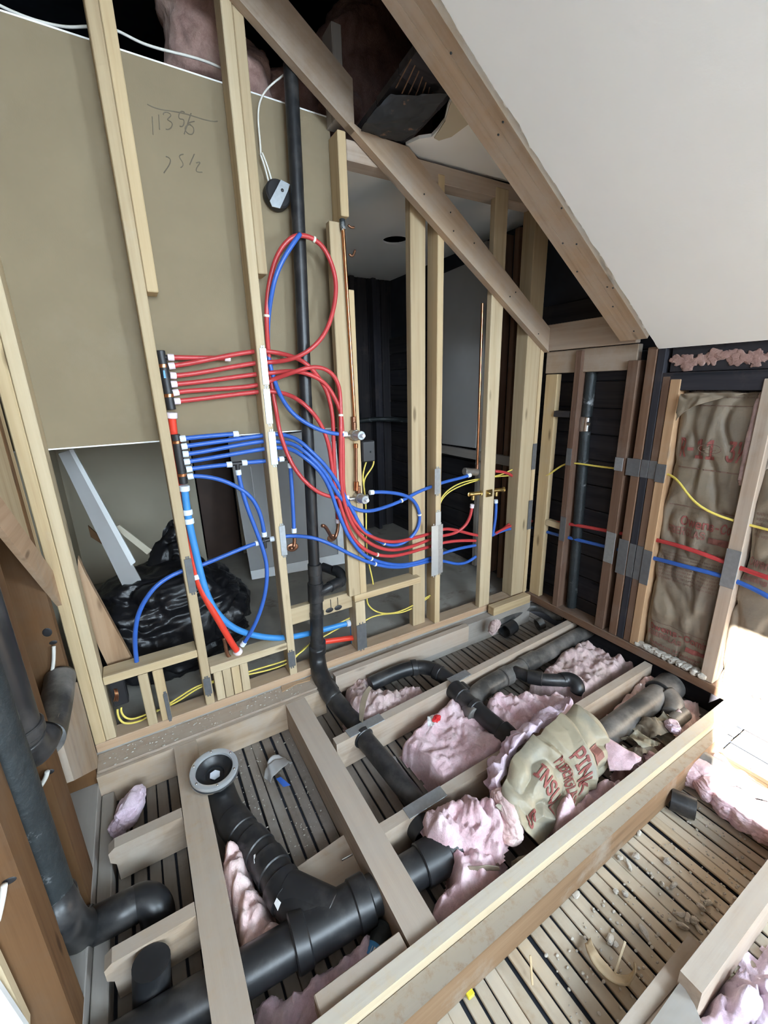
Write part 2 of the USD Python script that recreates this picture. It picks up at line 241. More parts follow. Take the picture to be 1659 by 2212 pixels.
M = dict(
    drywall=plain('drywall_white', (0.86, 0.875, 0.86), 0.9, var=0.02, scale=3, bump=0.03, bscale=140, spec=0.2),
    paper=plain('drywall_back_paper', (0.245, 0.196, 0.125), 0.85, var=0.07, scale=4, bump=0.03, bscale=200, spec=0.2, dirt=(0.28, 0.235, 0.165), dirt_scale=2.2, dirt_at=(0.52, 0.8)),
    gyp=plain('gypsum_edge', (0.72, 0.71, 0.66), 0.9, var=0.1, scale=40, bump=0.3, bscale=120),
    tan=plain('tan_wall', (0.52, 0.47, 0.36), 0.85, var=0.05, scale=3),
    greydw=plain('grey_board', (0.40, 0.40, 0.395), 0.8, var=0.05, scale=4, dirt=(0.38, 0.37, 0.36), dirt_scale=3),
    white=plain('white_paint', (0.78, 0.80, 0.80), 0.45, var=0.03, dirt=(0.55, 0.55, 0.55), dirt_at=(0.6, 0.8)),
    red=plain('red_tubing', (0.50, 0.050, 0.052), 0.34, var=0.08, spec=0.5), redtrunk=plain('bright_red_tubing', (0.72, 0.055, 0.03), 0.32, var=0.05),
    blue=plain('blue_tubing', (0.035, 0.12, 0.46), 0.34, var=0.08), bluetrunk=plain('mid_blue_tubing', (0.05, 0.26, 0.62), 0.34, var=0.06),
    ring=plain('crimp_ring_plastic', (0.72, 0.78, 0.86), 0.4, var=0.04), ringr=plain('pale_pink_ring', (0.80, 0.70, 0.74), 0.4, var=0.04), clip=plain('cream_clip', (0.82, 0.78, 0.66), 0.5, var=0.05),
    abs=plain('black_plastic', (0.016, 0.017, 0.019), 0.38, var=0.25, scale=14, dirt=(0.075, 0.07, 0.066), dirt_scale=7, dirt_at=(0.5, 0.8)),
    absdust=plain('dusty_black_plastic', (0.05, 0.049, 0.047), 0.40, var=0.25, scale=14, dirt=(0.25, 0.23, 0.21), dirt_scale=6, dirt_at=(0.42, 0.72)),
    iron=plain('cast_iron', (0.03, 0.037, 0.04), 0.5, metal=0.3, var=0.3, scale=20, bump=0.3, dirt=(0.34, 0.36, 0.37), dirt_scale=9, dirt_at=(0.62, 0.7)),
    zinc=plain('galvanised_plate', (0.40, 0.43, 0.45), 0.42, metal=0.75, var=0.12, scale=60), zincdk=plain('dull_grey_plate', (0.145, 0.15, 0.155), 0.5, metal=0.35, var=0.15, scale=40), bright=plain('bright_plate', (0.50, 0.55, 0.57), 0.38, metal=0.55, var=0.04, scale=30),
    copper=plain('copper', (0.62, 0.27, 0.13), 0.28, metal=1.0, var=0.2, scale=30), copperdk=plain('tarnished_copper', (0.30, 0.15, 0.09), 0.4, metal=0.9, var=0.3, scale=30), brass=plain('brass', (0.62, 0.46, 0.19), 0.3, metal=1.0, var=0.15, scale=40), chrome=plain('chrome', (0.66, 0.67, 0.68), 0.18, metal=1.0, var=0.05),
    nickel=plain('dull_nickel', (0.46, 0.44, 0.41), 0.35, metal=0.85, var=0.15, scale=50), blackp=plain('black_box_plastic', (0.02, 0.02, 0.022), 0.45, var=0.1), yellow=plain('yellow_cable', (0.72, 0.58, 0.12), 0.45, var=0.08), cablew=plain('white_cable', (0.74, 0.72, 0.66), 0.5, var=0.06),
    bag=plain('bin_bag_plastic', (0.008, 0.008, 0.010), 0.36, var=0.2, bump=0.5, bscale=16, spec=0.45), kraft=plain('kraft_paper', (0.24, 0.195, 0.14), 0.55, var=0.12, scale=6, spec=0.45, bump=0.2, bscale=30, dirt=(0.165, 0.14, 0.11), dirt_scale=4, dirt_at=(0.42, 0.7)),
    kraftg=plain('greenish_kraft_paper', (0.33, 0.285, 0.20), 0.5, var=0.12, scale=6, spec=0.45, bump=0.2, bscale=26, dirt=(0.20, 0.195, 0.165), dirt_scale=5, dirt_at=(0.45, 0.7)), inkred=plain('red_print', (0.235, 0.065, 0.055), 0.7, var=0.25, scale=60), inkbrown=plain('brown_print', (0.17, 0.10, 0.075), 0.7, var=0.25, scale=70), inkfade=plain('faded_red_print', (0.235, 0.10, 0.08), 0.7, var=0.3, scale=40), pencil=plain('pencil_mark', (0.14, 0.115, 0.08), 0.8, var=0.2),
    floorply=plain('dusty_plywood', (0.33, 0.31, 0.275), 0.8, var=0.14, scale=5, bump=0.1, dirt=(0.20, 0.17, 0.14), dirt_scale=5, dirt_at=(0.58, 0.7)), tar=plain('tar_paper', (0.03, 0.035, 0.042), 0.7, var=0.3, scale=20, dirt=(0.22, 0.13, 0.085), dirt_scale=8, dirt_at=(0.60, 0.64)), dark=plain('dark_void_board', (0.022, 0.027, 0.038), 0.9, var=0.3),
    stone=plain('plaster_rubble', (0.46, 0.43, 0.38), 0.9, var=0.25, scale=40, bump=0.4), foilred=plain('red_foil', (0.62, 0.025, 0.03), 0.35, var=0.15), labelw=plain('white_label', (0.8, 0.8, 0.8), 0.5, var=0.03), labelb=plain('blue_label', (0.05, 0.28, 0.62), 0.4, var=0.05), yellowbit=plain('yellow_plastic', (0.75, 0.66, 0.05), 0.4), door=plain('dark_brown_door', (0.055, 0.028, 0.018), 0.6, var=0.3, scale=5), outside=plain('plain_white_wall', (0.74, 0.73, 0.70), 0.9, var=0.03))
M["clear"] = usdkit.material(stage, "/World/Looks/clear_plastic", {"p": ("principled_bsdf", {"base_color": (0.50, 0.52, 0.53), "roughness": 0.12, "transmission_weight": 0.35, "ior": 1.4})}, [], "p.BSDF")

# ================================================================ the room: floor of lath, shell, roof
fl = thing('floor', 'row of narrow wooden laths under the open floor joists', 'floor', (0, 0, -0.22), kind='structure')
rg = np.random.default_rng(3); x = -0.62; i = 0
while x < 2.36:
    w = 0.037 + rg.uniform(-0.004, 0.005)
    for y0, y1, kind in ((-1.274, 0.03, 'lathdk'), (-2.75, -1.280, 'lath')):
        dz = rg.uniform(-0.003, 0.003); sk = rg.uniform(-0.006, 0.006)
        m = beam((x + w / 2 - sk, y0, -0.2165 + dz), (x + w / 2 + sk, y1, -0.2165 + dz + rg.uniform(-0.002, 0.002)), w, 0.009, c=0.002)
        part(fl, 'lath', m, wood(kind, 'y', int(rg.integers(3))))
    x += w + 0.006 + rg.uniform(0, 0.004)
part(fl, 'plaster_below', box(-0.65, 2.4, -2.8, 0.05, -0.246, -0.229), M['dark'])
struct('floor', box(-0.65, 2.45, 0.0, 2.3, -0.075, -0.040), M['floorply'], 'dusty plywood floor of the room beyond the stud wall', 'floor')
struct('floor', box(-1.2, 2.45, -5.1, -2.72, -0.06, -0.02), M['floorply'], 'plywood floor behind the viewpoint', 'floor')

wr = thing('wall_right', 'dark old outer wall boards behind the right hand studs', 'wall', (2.30, 0, 0), kind='structure')
z = -0.22; k = 0
while z < 1.75:
    part(wr, 'board', box(2.300 + rg.uniform(0, .004), 2.322, -5.0, 2.3, z, z + 0.142, .004), wood('soot', 'y', k % 3)); z += 0.148; k += 1
part(wr, 'sheathing', box(2.326, 2.34, -5.0, 2.3, -0.3, 3.7), M['dark'])
wb = thing('wall_back', 'dark old board wall at the far end of the room beyond', 'wall', (1.5, 1.95, 0), kind='structure')
xx = 0.80
while xx < 2.30:
    part(wb, 'board', box(xx, xx + 0.135, 1.95, 1.972, -0.04, 2.36, .004), wood('soot', 'z', int(xx * 10) % 3)); xx += 0.142
part(wb, 'board', box(-0.70, 0.80, 2.28, 2.30, -0.04, 2.36), M['dark'])
struct('wall_back', box(-0.70, 0.385, 1.97, 2.0, -0.04, 2.36), M['tan'], 'tan plasterboard wall behind the rubbish bag')
struct('wall_back', box(0.70, 0.80, 1.965, 2.0, -0.04, 2.36), M['tan'], 'narrow tan wall strip right of the dark doorway')
struct('door_1', box(0.40, 0.69, 2.02, 2.05, -0.04, 1.9), M['door'], 'dark brown door standing in the far doorway', 'door')
struct('wall_left', box(-0.515, -0.50, 0.1, 2.3, -0.3, 2.4), M['tan'], 'left side wall of the room beyond')
wl = thing('wall_left', 'old outer left wall with a window opening behind the viewpoint', 'wall', (-0.5, -2, 0), kind='structure')
for y0, y1, z0, z1 in ((-2.33, 0.1, -0.25, 3.2), (-5.1, -3.30, -0.25, 3.2), (-3.30, -2.33, -0.25, 1.27), (-3.30, -2.33, 2.03, 3.2)):
    part(wl, 'panel', box(-0.53, -0.50, y0, y1, z0, z1), wood('fir', 'z', 1))
gable = thing('wall_rear', 'white gable wall with a window opening behind the viewpoint', 'wall', (0.6, -5.0, 0), kind='structure')
for x0, x1, z0, z1 in ((-0.5, -0.55 + 0.04, 0, 3.2), (1.75, 2.4, -0.2, 2.5), (-0.5, 1.75, -0.2, 1.55), (-0.5, 1.75, 2.95, 3.6)):
    part(gable, 'panel', box(x0, x1, -5.02, -4.99, z0, z1), M['outside'])
# the ceiling of the room beyond, with its round lamp hole, and the sloping ceiling of this room
from shapely.geometry import box as sbox
hole = P(854, 520, z=2.35)
pc = sbox(-0.7, 0.10, 2.35, 2.2).difference(Point(hole[0], hole[1]).buffer(0.085, 24))
m = trimesh.creation.extrude_polygon(pc, 0.012, engine='earcut'); m.apply_translation([0, 0, 2.352])
struct('ceiling', m, M['drywall'], 'flat plasterboard ceiling of the room beyond with a round hole', 'ceiling')
rd = thing('roof', 'dark boards of the roof above the attic', 'roof', (1, 0, 3), kind='structure')
y = -5.1; k = 0
def srec(xa, xb, ya, yb, off, th): return slab([(xa, ya, slz(xa, off)), (xb, ya, slz(xb, off)), (xb, yb, slz(xb, off)), (xa, yb, slz(xa, off))], SN * th)
while y < -0.60:
    part(rd, 'board', srec(-0.6, 2.34, y, y + 0.178, 0.20, 0.02), wood('soot', 'x', k % 3)); y += 0.184; k += 1
part(rd, 'board', box(-1.0, 2.4, -0.5, 2.3, 3.55, 3.6), M['dark']); part(rd, 'gable_board', box(-0.8, 2.4, 2.3, 2.33, -0.1, 3.7), M['dark']); part(rd, 'gable_board', box(-0.75, -0.72, -5, 2.3, 2.3, 3.7), M['dark'])
part(rd, 'gable_board', box(2.33, 2.36, -0.5, 2.3, 1.5, 3.7), M['dark'])
part(rd, 'gable_board', slab([(-1.0, -0.50, slz(-1.0, .14)), (2.36, -0.50, slz(2.36, .14)), (2.36, -0.50, 3.62), (-1.0, -0.50, 3.62)], (0, 0.02, 0)), M['dark'])
# sloping drywall with a torn edge along the rafter
n = 200; t = np.linspace(-0.55, 2.205, n); ed = -0.672 + 0.007 * (fb(np.stack([t, 0 * t, 0 * t], 1), 14, 4, 5) - 0.5) * 2
pts = [(a, b, slz(a, -0.002)) for a, b in zip(t, ed)] + [(2.205, -2.1, slz(2.205, -0.002)), (-0.55, -2.1, slz(-0.55, -0.002))]
sc = thing('ceiling', 'white sloping plasterboard ceiling with a ragged cut edge', 'ceiling', (1.5, -1.4, 2), kind='structure')
part(sc, 'board', slab(pts, -SN * 0.0125), M['drywall'])
part(sc, 'board', slab([(2.205, -2.104, slz(2.205, -.002)), (-0.55, -2.104, slz(-0.55, -.002)), (-0.55, -2.16, slz(-.55, -.002)), (2.205, -2.16, slz(2.205, -.002))], -SN * 0.0125), M['drywall'])
part(sc, 'board', slab([(2.205, -3.56, slz(2.205, -.002)), (-0.55, -3.56, slz(-0.55, -.002)), (-0.55, -5.0, slz(-.55, -.002)), (2.205, -5.0, slz(2.205, -.002))], -SN * 0.0125), M['drywall'])
part(sc, 'board', slab([(1.1, -2.16, slz(1.1, -.002)), (-0.55, -2.16, slz(-0.55, -.002)), (-0.55, -3.56, slz(-.55, -.002)), (1.1, -3.56, slz(1.1, -.002))], -SN * 0.0125), M['drywall'])
crumb = []
for i in range(70):
    xx = -0.0 + 2.1 * i / 70 + rg.uniform(-.02, .02); yy = -0.672 + 0.007 * (fb(np.array([[xx, 0, 0]]), 14, 4, 5)[0] - 0.5) * 2
    crumb.append(blob((xx, yy + rg.uniform(-.004, .005), slz(xx, -0.006)), (rg.uniform(.008, .022), .006, .007), 0, 0.5, 1, i, (0, ROT)))
part(sc, 'torn_edge', cat_(crumb), M['gyp'], 'crumbling grey white plaster edge of the cut ceiling board', kind='stuff')

# ================================================================ lumber
tone = [0]
def T(kind, axis='z', rot=0.0): tone[0] += 1; return wood(kind, axis, tone[0] * 7 % 3, rot)
def lumber(name, mesh, kind, axis, label, cat='stud', rot=0.0, group=None): return one(name, mesh, T(kind, axis, rot), label, cat, group)
def piece(name, label, cat, mesh, kind, axis, rot=0.0, loc=None, pn='timber'):
    c = mesh.bounds.mean(0); c[2] = mesh.bounds[0][2]; t_ = thing(name, label, cat, c); part(t_, pn, mesh, T(kind, axis, rot)); return t_
def nailplate_y(t_, px0, py0, px1, py1, y=-0.002, m='zincdk', prong=True):           # a plate on a face that looks towards -y
    a, b = P(px0, py0, y=y), P(px1, py1, y=y); x0, x1 = sorted((a[0], b[0])); z0, z1 = sorted((a[2], b[2]))
    g = [box(x0, x1, y - 0.0018, y + 0.001, z0, z1, .0006)]
    if prong:
        for zz in (z0 - .006, z1 + .006):
            for xx in (.35, .65): g.append(box(x0 + (x1 - x0) * xx - .003, x0 + (x1 - x0) * xx + .003, y - .001, y + .001, zz - .005, zz + .005, .0005))
    part(t_, 'nail_plate', cat_(g), M[m], {'bright': 'bright steel nail plate', 'zincdk': 'dull grey nail plate', 'zinc': 'galvanised nail plate'}[m])
def nailplate_x(t_, y0, y1, z0, z1, x=2.198, m='zincdk'): part(t_, 'nail_plate', box(x - .002, x + .001, y0, y1, z0, z1, .0006), M[m], 'grey nail plate')
def ball(c, r, sub=1): m_ = trimesh.creation.icosphere(sub); return trimesh.Trimesh(m_.vertices * np.array(r) + np.array(c), m_.faces, process=False)
def nails(t_, spots, r=0.0035):
    for q in spots: part(t_, 'nail', ball(q, r), M['iron'])

# --- stud wall, left to right
piece('wall_stud', 'pine stud at the left end, outermost of the tall pair beside the brown brace', 'stud', box(-0.352, -0.313, 0, 0.089, 0, 3.0), 'pine', 'z')
piece('wall_stud', 'pine stud right beside the outermost left one, with a knot low down', 'stud', box(-0.312, -0.274, 0.004, 0.093, 0, 3.0), 'pine', 'z')
s1 = piece('wall_stud', 'long pine stud carrying the red and blue manifolds', 'stud', box(0.088, 0.126, 0, 0.089, 0, 3.0), 'pine', 'z')
nailplate_y(s1, 397, 1209, 425, 1278); nailplate_y(s1, 438, 1468, 459, 1497)
piece('stud_offcut', 'upper pine stud piece nailed to the manifold stud, ending in mid air', 'stud', box(0.127, 0.165, 0.002, 0.089, 1.755, 3.0), 'pine', 'z')
s2 = piece('wall_stud', 'pine stud with a column of bright nail plates', 'stud', box(0.493, 0.531, 0, 0.089, 0, 2.82), 'pine', 'z')
for a in ((560, 752, 582, 831), (568, 840, 590, 915), (579, 933, 601, 1003)): nailplate_y(s2, *a, m='bright')
nailplate_y(s2, 602, 1137, 621, 1198, m='zinc'); nailplate_y(s2, 621, 1411, 639, 1437)
piece('stud_offcut', 'upper pine stud piece nailed to the nail plate stud, ending above the red loop', 'stud', box(0.532, 0.570, 0.002, 0.089, 1.85, 2.80), 'pine', 'z')
piece('stud_offcut', 'short pine stud hanging under the long rafter right of the black vent', 'stud', box(0.905, 0.943, 0, 0.089, 2.10, 2.40), 'pine', 'z')
piece('stud_offcut', 'grey stud end rising above the rafter into the attic', 'stud', box(0.90, 0.942, -0.002, 0.089, 2.43, 2.735), 'grey', 'z')
s3 = piece('wall_stud', 'flat pine stud behind the shower valves and copper riser', 'stud', box(0.848, 0.914, 0.0, 0.038, 0.342, 2.075), 'pine', 'z')
piece('wall_stud', 'shorter pine stud just right of the copper riser', 'stud', box(0.915, 0.952, 0.0, 0.089, 0.342, 1.822), 'pine', 'z')
st_ = piece('wall_stud', 'pine trimmer stud with a grey plate standing under the short ledge', 'stud', box(0.880, 0.938, -0.002, 0.089, 0, 0.301), 'pine', 'z')
nailplate_y(st_, 770, 1352, 793, 1398, y=-0.004)
piece('wall_stud', 'wide faced pine stud left of the tall narrow one beside the dark opening', 'stud', box(1.282, 1.371, 0.045, 0.089, 0, 2.32), 'pine', 'z')
s4 = piece('wall_stud', 'tall narrow pine stud with small nail plates right of the dark opening', 'stud', box(1.411, 1.449, 0, 0.089, 0, 2.34), 'pine', 'z')
nailplate_y(s4, 939, 1013, 951, 1066, m='zinc'); nailplate_y(s4, 941, 1107, 952, 1133, m='bright'); nailplate_y(s4, 945, 1134, 956, 1185, m='zinc'); nailplate_y(s4, 945, 1188, 956, 1236, m='zinc'); nailplate_y(s4, 932, 1137, 946, 1187, y=-.004, m='bright'); nailplate_y(s4, 932, 1190, 946, 1241, y=-.004, m='bright')
s5 = piece('wall_stud', 'wide faced pine stud with brass stub outs either side', 'stud', box(1.770, 1.858, 0, 0.038, 0, 2.35), 'pine', 'z')
piece('wall_stud', 'pine corner post stud under the lower rafter end', 'stud', box(2.062, 2.175, 0, 0.089, 0, 2.5), 'pine', 'z')
cp = piece('wall_stud', 'narrow pine edge stud at the room corner with two black slots', 'stud', box(2.176, 2.206, -0.004, 0.089, 0, 1.60), 'pine', 'z')
part(cp, 'nail_plate', box(2.165, 2.20, -0.0065, -0.004, 0.87, 1.035, .0006), M['zincdk'], 'grey nail plate'); part(cp, 'nail_plate', box(2.165, 2.20, -0.0065, -0.004, 0.465, 0.665, .0006), M['zincdk'], 'grey nail plate')
piece('bottom_plate', 'long orange edged bottom plate under the stud wall', 'plate', box(-0.352, 2.2, 0.0, 0.089, -0.042, -0.0005), 'orange', 'x')
piece('subfloor_strip', 'narrow strip of dusty subfloor left in front of the bottom plate', 'board', box(-0.35, 0.63, -0.105, -0.001, -0.058, -0.046), 'dusty', 'x')
piece('wall_block', 'pine block between the left studs, carrying a blue tube end', 'block', box(-0.272, 0.087, 0.0, 0.089, 0.262, 0.300), 'pine', 'x')
piece('wall_block', 'pine block between manifold stud and nail plate stud, carrying the copper stub', 'block', box(0.128, 0.492, 0.0, 0.089, 0.155, 0.193), 'pine', 'x')
for a, b, lab in ((P(318, 1555, y=0)[0], P(341, 1560, y=0)[0], 'short pine cripple under the left block, nearer the wiring box'), (P(347, 1540, y=0)[0], P(371, 1545, y=0)[0], 'short pine cripple under the left block with a grey plate')):
    c_ = piece('cripple_stud', lab, 'stud', box(a, b, -0.001, 0.06, 0, 0.26), 'pine', 'z')
nailplate_y(c_, 352, 1500, 372, 1552, y=-0.003)
for i in range(4):
    lumber('cripple_stud', box(0.139 + i * 0.0395, 0.176 + i * 0.0395, 0.004, 0.089, 0, 0.152), 'pine', 'z', ['first', 'second', 'third', 'last'][i] + ' from the left of four short pine cripples standing together')
bk = piece('wall_block', 'pine block behind the black vent with two saw cut notches', 'block', box(0.533, 0.877, 0.03, 0.068, 0.262, 0.352), 'pine', 'x')
part(bk, 'saw_notch', cat_([ball((0.742 + s, 0.0285, 0.285), [0.022, 0.004, 0.014], 2) for s in (0, 0.05)] + [box(0.75, 0.753, 0.027, 0.031, 0.29, 0.345), box(0.79, 0.793, 0.027, 0.031, 0.29, 0.345)]), M['blackp'])
piece('wall_ledge', 'flat pine ledge running right from the trimmer stud', 'block', box(0.878, 1.31, 0.0, 0.089, 0.303, 0.341), 'pine', 'x')
# --- top ledger, rafters
piece('ledger', 'level pine top plate above the studs behind the rafter', 'plate', box(0.945, 2.30, 0.004, 0.089, 2.305, 2.378), 'dusty', 'x')
def zr(x): return 1.577 + 0.655 * (2.2 - x)
def rafter(poly, y0, y1, kind, label): m = slab([(a, y0, b) for a, b in poly], (0, y1 - y0, 0)); return piece('rafter', label, 'rafter', m, kind, 'x', ROT)
dv = 0.140 * math.hypot(1, 0.655)
r1 = rafter([(0.2, zr(0.2)), (0.962, zr(0.962)), (0.962, zr(0.962) + dv), (0.2, zr(0.2) + dv)], -0.04, -0.001, 'dusty', 'upper dusty pine rafter length ending in a plumb cut beside the charred boards')
r2 = rafter([(0.935, zr(0.935)), (2.203, zr(2.203)), (2.203, zr(2.203) + 0.125), (1.22, zr(1.22) + dv), (1.0, zr(1.0) + dv - 0.135), (0.95, zr(0.95) + 0.02)], -0.041, -0.002, 'dusty', 'lower pine rafter length coming down to the corner post')
nails(r2, [(a, -0.042, zr(a) + b) for a, b in ((1.1, .12), (1.45, .11), (1.47, .05), (1.6, .1), (1.86, .05), (1.9, .1), (2.1, .03), (1.3, .06))])
r3 = thing('rafter', 'wide triple rafter along the cut edge of the sloping ceiling', 'rafter', (1.5, -0.6, 2))
for k in range(3):
    m = beam((-0.6, -0.527 - k * 0.0445, slz(-0.6, 0.07)), (2.192, -0.527 - k * 0.0445, slz(2.192, 0.07)), 0.0440, 0.14, up=SN, c=0.001 if k != 1 else 0.0008); part(r3, 'ply', m, wood('dusty', 'x', 1, ROT))
nails(r3, [(a, b, slz(a, 0)) for a, b in ((1.2, -.62), (1.22, -.58), (1.5, -.63), (1.62, -.55), (1.64, -.6), (1.85, -.61), (1.86, -.63), (1.95, -.58), (2.1, -.6), (1.0, -.6), (1.75, -.53))], 0.004)
# --- top pieces of the right wall
piece('wall_header', 'pine block between the two rafter feet, upper one', 'block', box(2.195, 2.235, -0.56, -0.008, 1.582, 1.725), 'dusty', 'y')
piece('wall_header', 'pinkish pine block under the upper block at the corner', 'block', box(2.222, 2.262, -0.56, -0.008, 1.455, 1.578), 'dusty', 'y')
# --- right wall studs
piece('wall_stud', 'flat pale stud next to the corner post on the right wall', 'stud', box(2.215, 2.253, -0.105, -0.02, 0, 1.45), 'pine', 'z')
sb = piece('wall_stud', 'thin grey weathered stud left of the black vent on the right wall', 'stud', box(2.20, 2.29, -0.265, -0.225, -0.02, 1.57), 'old', 'z'); nailplate_x(sb, -0.262, -0.228, 0.93, 1.03, m='zincdk'); nailplate_x(sb, -0.27, -0.232, 0.455, 0.61)
sd_ = piece('wall_stud', 'old brown stud right of the black vent on the right wall', 'stud', box(2.20, 2.29, -0.585, -0.53, 0, 1.50), 'old', 'z'); nailplate_x(sd_, -0.575, -0.53, 0.945, 1.015, m='zinc'); nailplate_x(sd_, -0.59, -0.535, 0.42, 0.60, m='zinc')
se = piece('wall_stud', 'old brown stud just left of the dark doubled studs', 'stud', box(2.20, 2.29, -0.665, -0.62, 0, 1.555), 'old', 'z'); nailplate_x(se, -0.665, -0.595, 0.93, 1.02); nailplate_x(se, -0.665, -0.612, 0.38, 0.58)
sf = piece('wall_stud', 'first of the two dark sooty studs beside the orange stud', 'stud', box(2.204, 2.29, -0.704, -0.667, 0, 1.555), 'soot', 'z'); nailplate_x(sf, -0.704, -0.667, 0.93, 1.02, 2.202); nailplate_x(sf, -0.704, -0.669, 0.38, 0.57, 2.202)
sg = piece('wall_stud', 'second of the two dark sooty studs, touching the orange stud', 'stud', box(2.204, 2.29, -0.742, -0.706, 0, 1.42), 'old', 'z'); nailplate_x(sg, -0.742, -0.706, 0.93, 1.02, 2.202); nailplate_x(sg, -0.742, -0.708, 0.38, 0.57, 2.202)
sh = piece('wall_stud', 'orange pine stud left of the printed insulation bay', 'stud', box(2.20, 2.29, -0.790, -0.744, 0, 1.405), 'orange', 'z'); nailplate_x(sh, -0.790, -0.744, 0.92, 1.01); nailplate_x(sh, -0.790, -0.746, 0.37, 0.56)
si = piece('wall_stud', 'weathered pine stud right of the printed insulation bay', 'stud', box(2.20, 2.29, -1.150, -1.095, 0, 1.40), 'dusty', 'z'); nailplate_x(si, -1.15, -1.095, 0.50, 0.68, m='zinc')
piece('wall_stud', 'sunlit stud beyond the second insulation bay at the right edge', 'stud', box(2.20, 2.29, -1.56, -1.515, 0, 1.40), 'dusty', 'z')
piece('bottom_plate', 'dark dusty bottom plate along the right wall', 'plate', box(2.195, 2.295, -2.6, -0.01, -0.05, -0.001), 'old', 'y')
piece('wall_header', 'dark old header beam above the insulation bays', 'plate', box(2.205, 2.29, -3.0, -0.70, 1.355, 1.435), 'soot', 'y')
piece('wall_header', 'dark upper plank under the sloping ceiling edge', 'plate', box(2.225, 2.29, -3.0, -0.72, 1.437, 1.56), 'soot', 'y')
# --- floor joists
def joist(label, x0, x1, ya0, ya1, yb0, yb1, z0, z1, kind):              # plan quad: at x0 from ya0 to ya1, at x1 from yb0 to yb1
    m = slab([(x0, ya0, z1), (x1, yb0, z1), (x1, yb1, z1), (x0, ya1, z1)], (0, 0, z0 - z1)); return piece('floor_joist', label, 'joist', m, kind, 'x')
joist('long rim joist below the left part of the stud wall', -0.352, 0.63, -0.118, -0.002, -0.118, -0.002, -0.208, -0.060, 'dusty')
joist('short sister joist just right of the black waste pipe', 0.70, 1.60, -0.098, -0.062, -0.098, -0.062, -0.135, -0.028, 'dusty')
joist('long old joist behind the sister joist under the stud wall', 0.66, 2.19, -0.058, -0.004, -0.058, -0.004, -0.208, -0.050, 'grey')
piece('floor_block', 'short split block lying on the joist near the room corner', 'block', box(1.83, 2.17, -0.075, -0.02, -0.046, 0.012), 'pine', 'x')
j1 = joist('middle joist crossed by two black drain pipes', 0.535, 2.33, -0.474, -0.432, -0.378, -0.336, -0.205, -0.060, 'dusty')
j2 = joist('joist half hidden under the kraft faced insulation batt', 0.520, 2.20, -0.908, -0.868, -0.880, -0.840, -0.205, -0.060, 'dusty')
joist('newer pale joist doubled onto the big old beam', -0.36, 2.29, -1.260, -1.220, -1.254, -1.212, -0.205, -0.042, 'pale')
joist('big old brown beam crossing the foreground', -0.36, 2.05, -1.328, -1.262, -1.290, -1.256, -0.205, -0.080, 'joist')
piece('floor_block', 'pale nailer piece clamped to the back of the foreground beam', 'block', box(0.16, 0.415, -1.216, -1.165, -0.12, -0.056), 'dusty', 'x')
for lab, x0, x1, y0, y1 in (('thick header beam left of the toilet flange', -0.071, 0.019, -1.50, -0.12), ('thick header beam between the two pipe bays', 0.424, 0.520, -1.216, -0.12)):
    piece('header_beam', lab, 'joist', slab([(x0, y0, -0.06), (x1, y0, -0.06), (x1, y1, -0.06), (x0, y1, -0.06)], (0, 0, -0.148)), 'dusty', 'y')
for lab, yy in (('upper cut joist stub at the left, nearest the stud wall', -0.118), ('middle cut joist stub at the left', -0.475), ('lowest cut joist stub at the left behind the black elbow', -0.825)):
    if yy == -0.118: continue
    m = slab([(-0.305, yy, -0.075), (-0.285, yy, -0.06), (-0.073, yy, -0.06), (-0.073, yy, -0.205), (-0.29, yy, -0.205), (-0.29, yy, -0.13), (-0.305, yy, -0.115)], (0, 0.04, 0)); piece('joist_stub', lab, 'joist', m, 'dusty', 'x')
piece('sill_plate', 'grey dusty sill along the foot of the left wall', 'plate', box(-0.46, -0.352, -1.7, -0.06, -0.21, -0.10), 'grey', 'y')
piece('sill_plate', 'grey ledge strip in front of the left wall sill', 'plate', box(-0.350, -0.308, -1.7, -0.12, -0.21, -0.15), 'grey', 'y')
piece('floor_block', 'broad scrap board under the black pipe wye', 'board', slab([P(625, 1900, z=-.19), P(745, 1815, z=-.19), P(800, 1900, z=-.19), P(690, 1990, z=-.19)], (0, 0, 0.03)), 'dusty', 'x')
j4 = joist('pale joist in the lower right corner', 0.985, 2.2, -1.665, -1.615, -1.665, -1.615, -0.205, -0.045, 'dusty')
piece('floor_block', 'short pale block butted against the lower right joist', 'block', spz([(1488, 2018), (1521, 2046), (1474, 2112), (1375, 2230), (1322, 2230)], -0.10, -0.09), 'dusty', 'x')
piece('floor_block', 'grey dusty ply patch in the lower right corner', 'board', spz([(1470, 2119), (1500, 2170), (1530, 2240), (1385, 2240)], -0.085, -0.03), 'grey', 'x')
# plates nailed on the joists where pipes pass
def topplate(t_, a, b, w, z): 
    a, b = np.array(a), np.array(b); part(t_, 'nail_plate', beam((a[0], a[1], z), (b[0], b[1], z), w, 0.003, c=.0008), M['zinc'], 'galvanised plate over the pipe notch')
topplate(j1, (0.60, -0.448), (0.78, -0.438), 0.05, -0.058); topplate(j1, (1.20, -0.412), (1.33, -0.405), 0.05, -0.058)
topplate(j2, (0.62, -0.889), (0.79, -0.886), 0.048, -0.058)
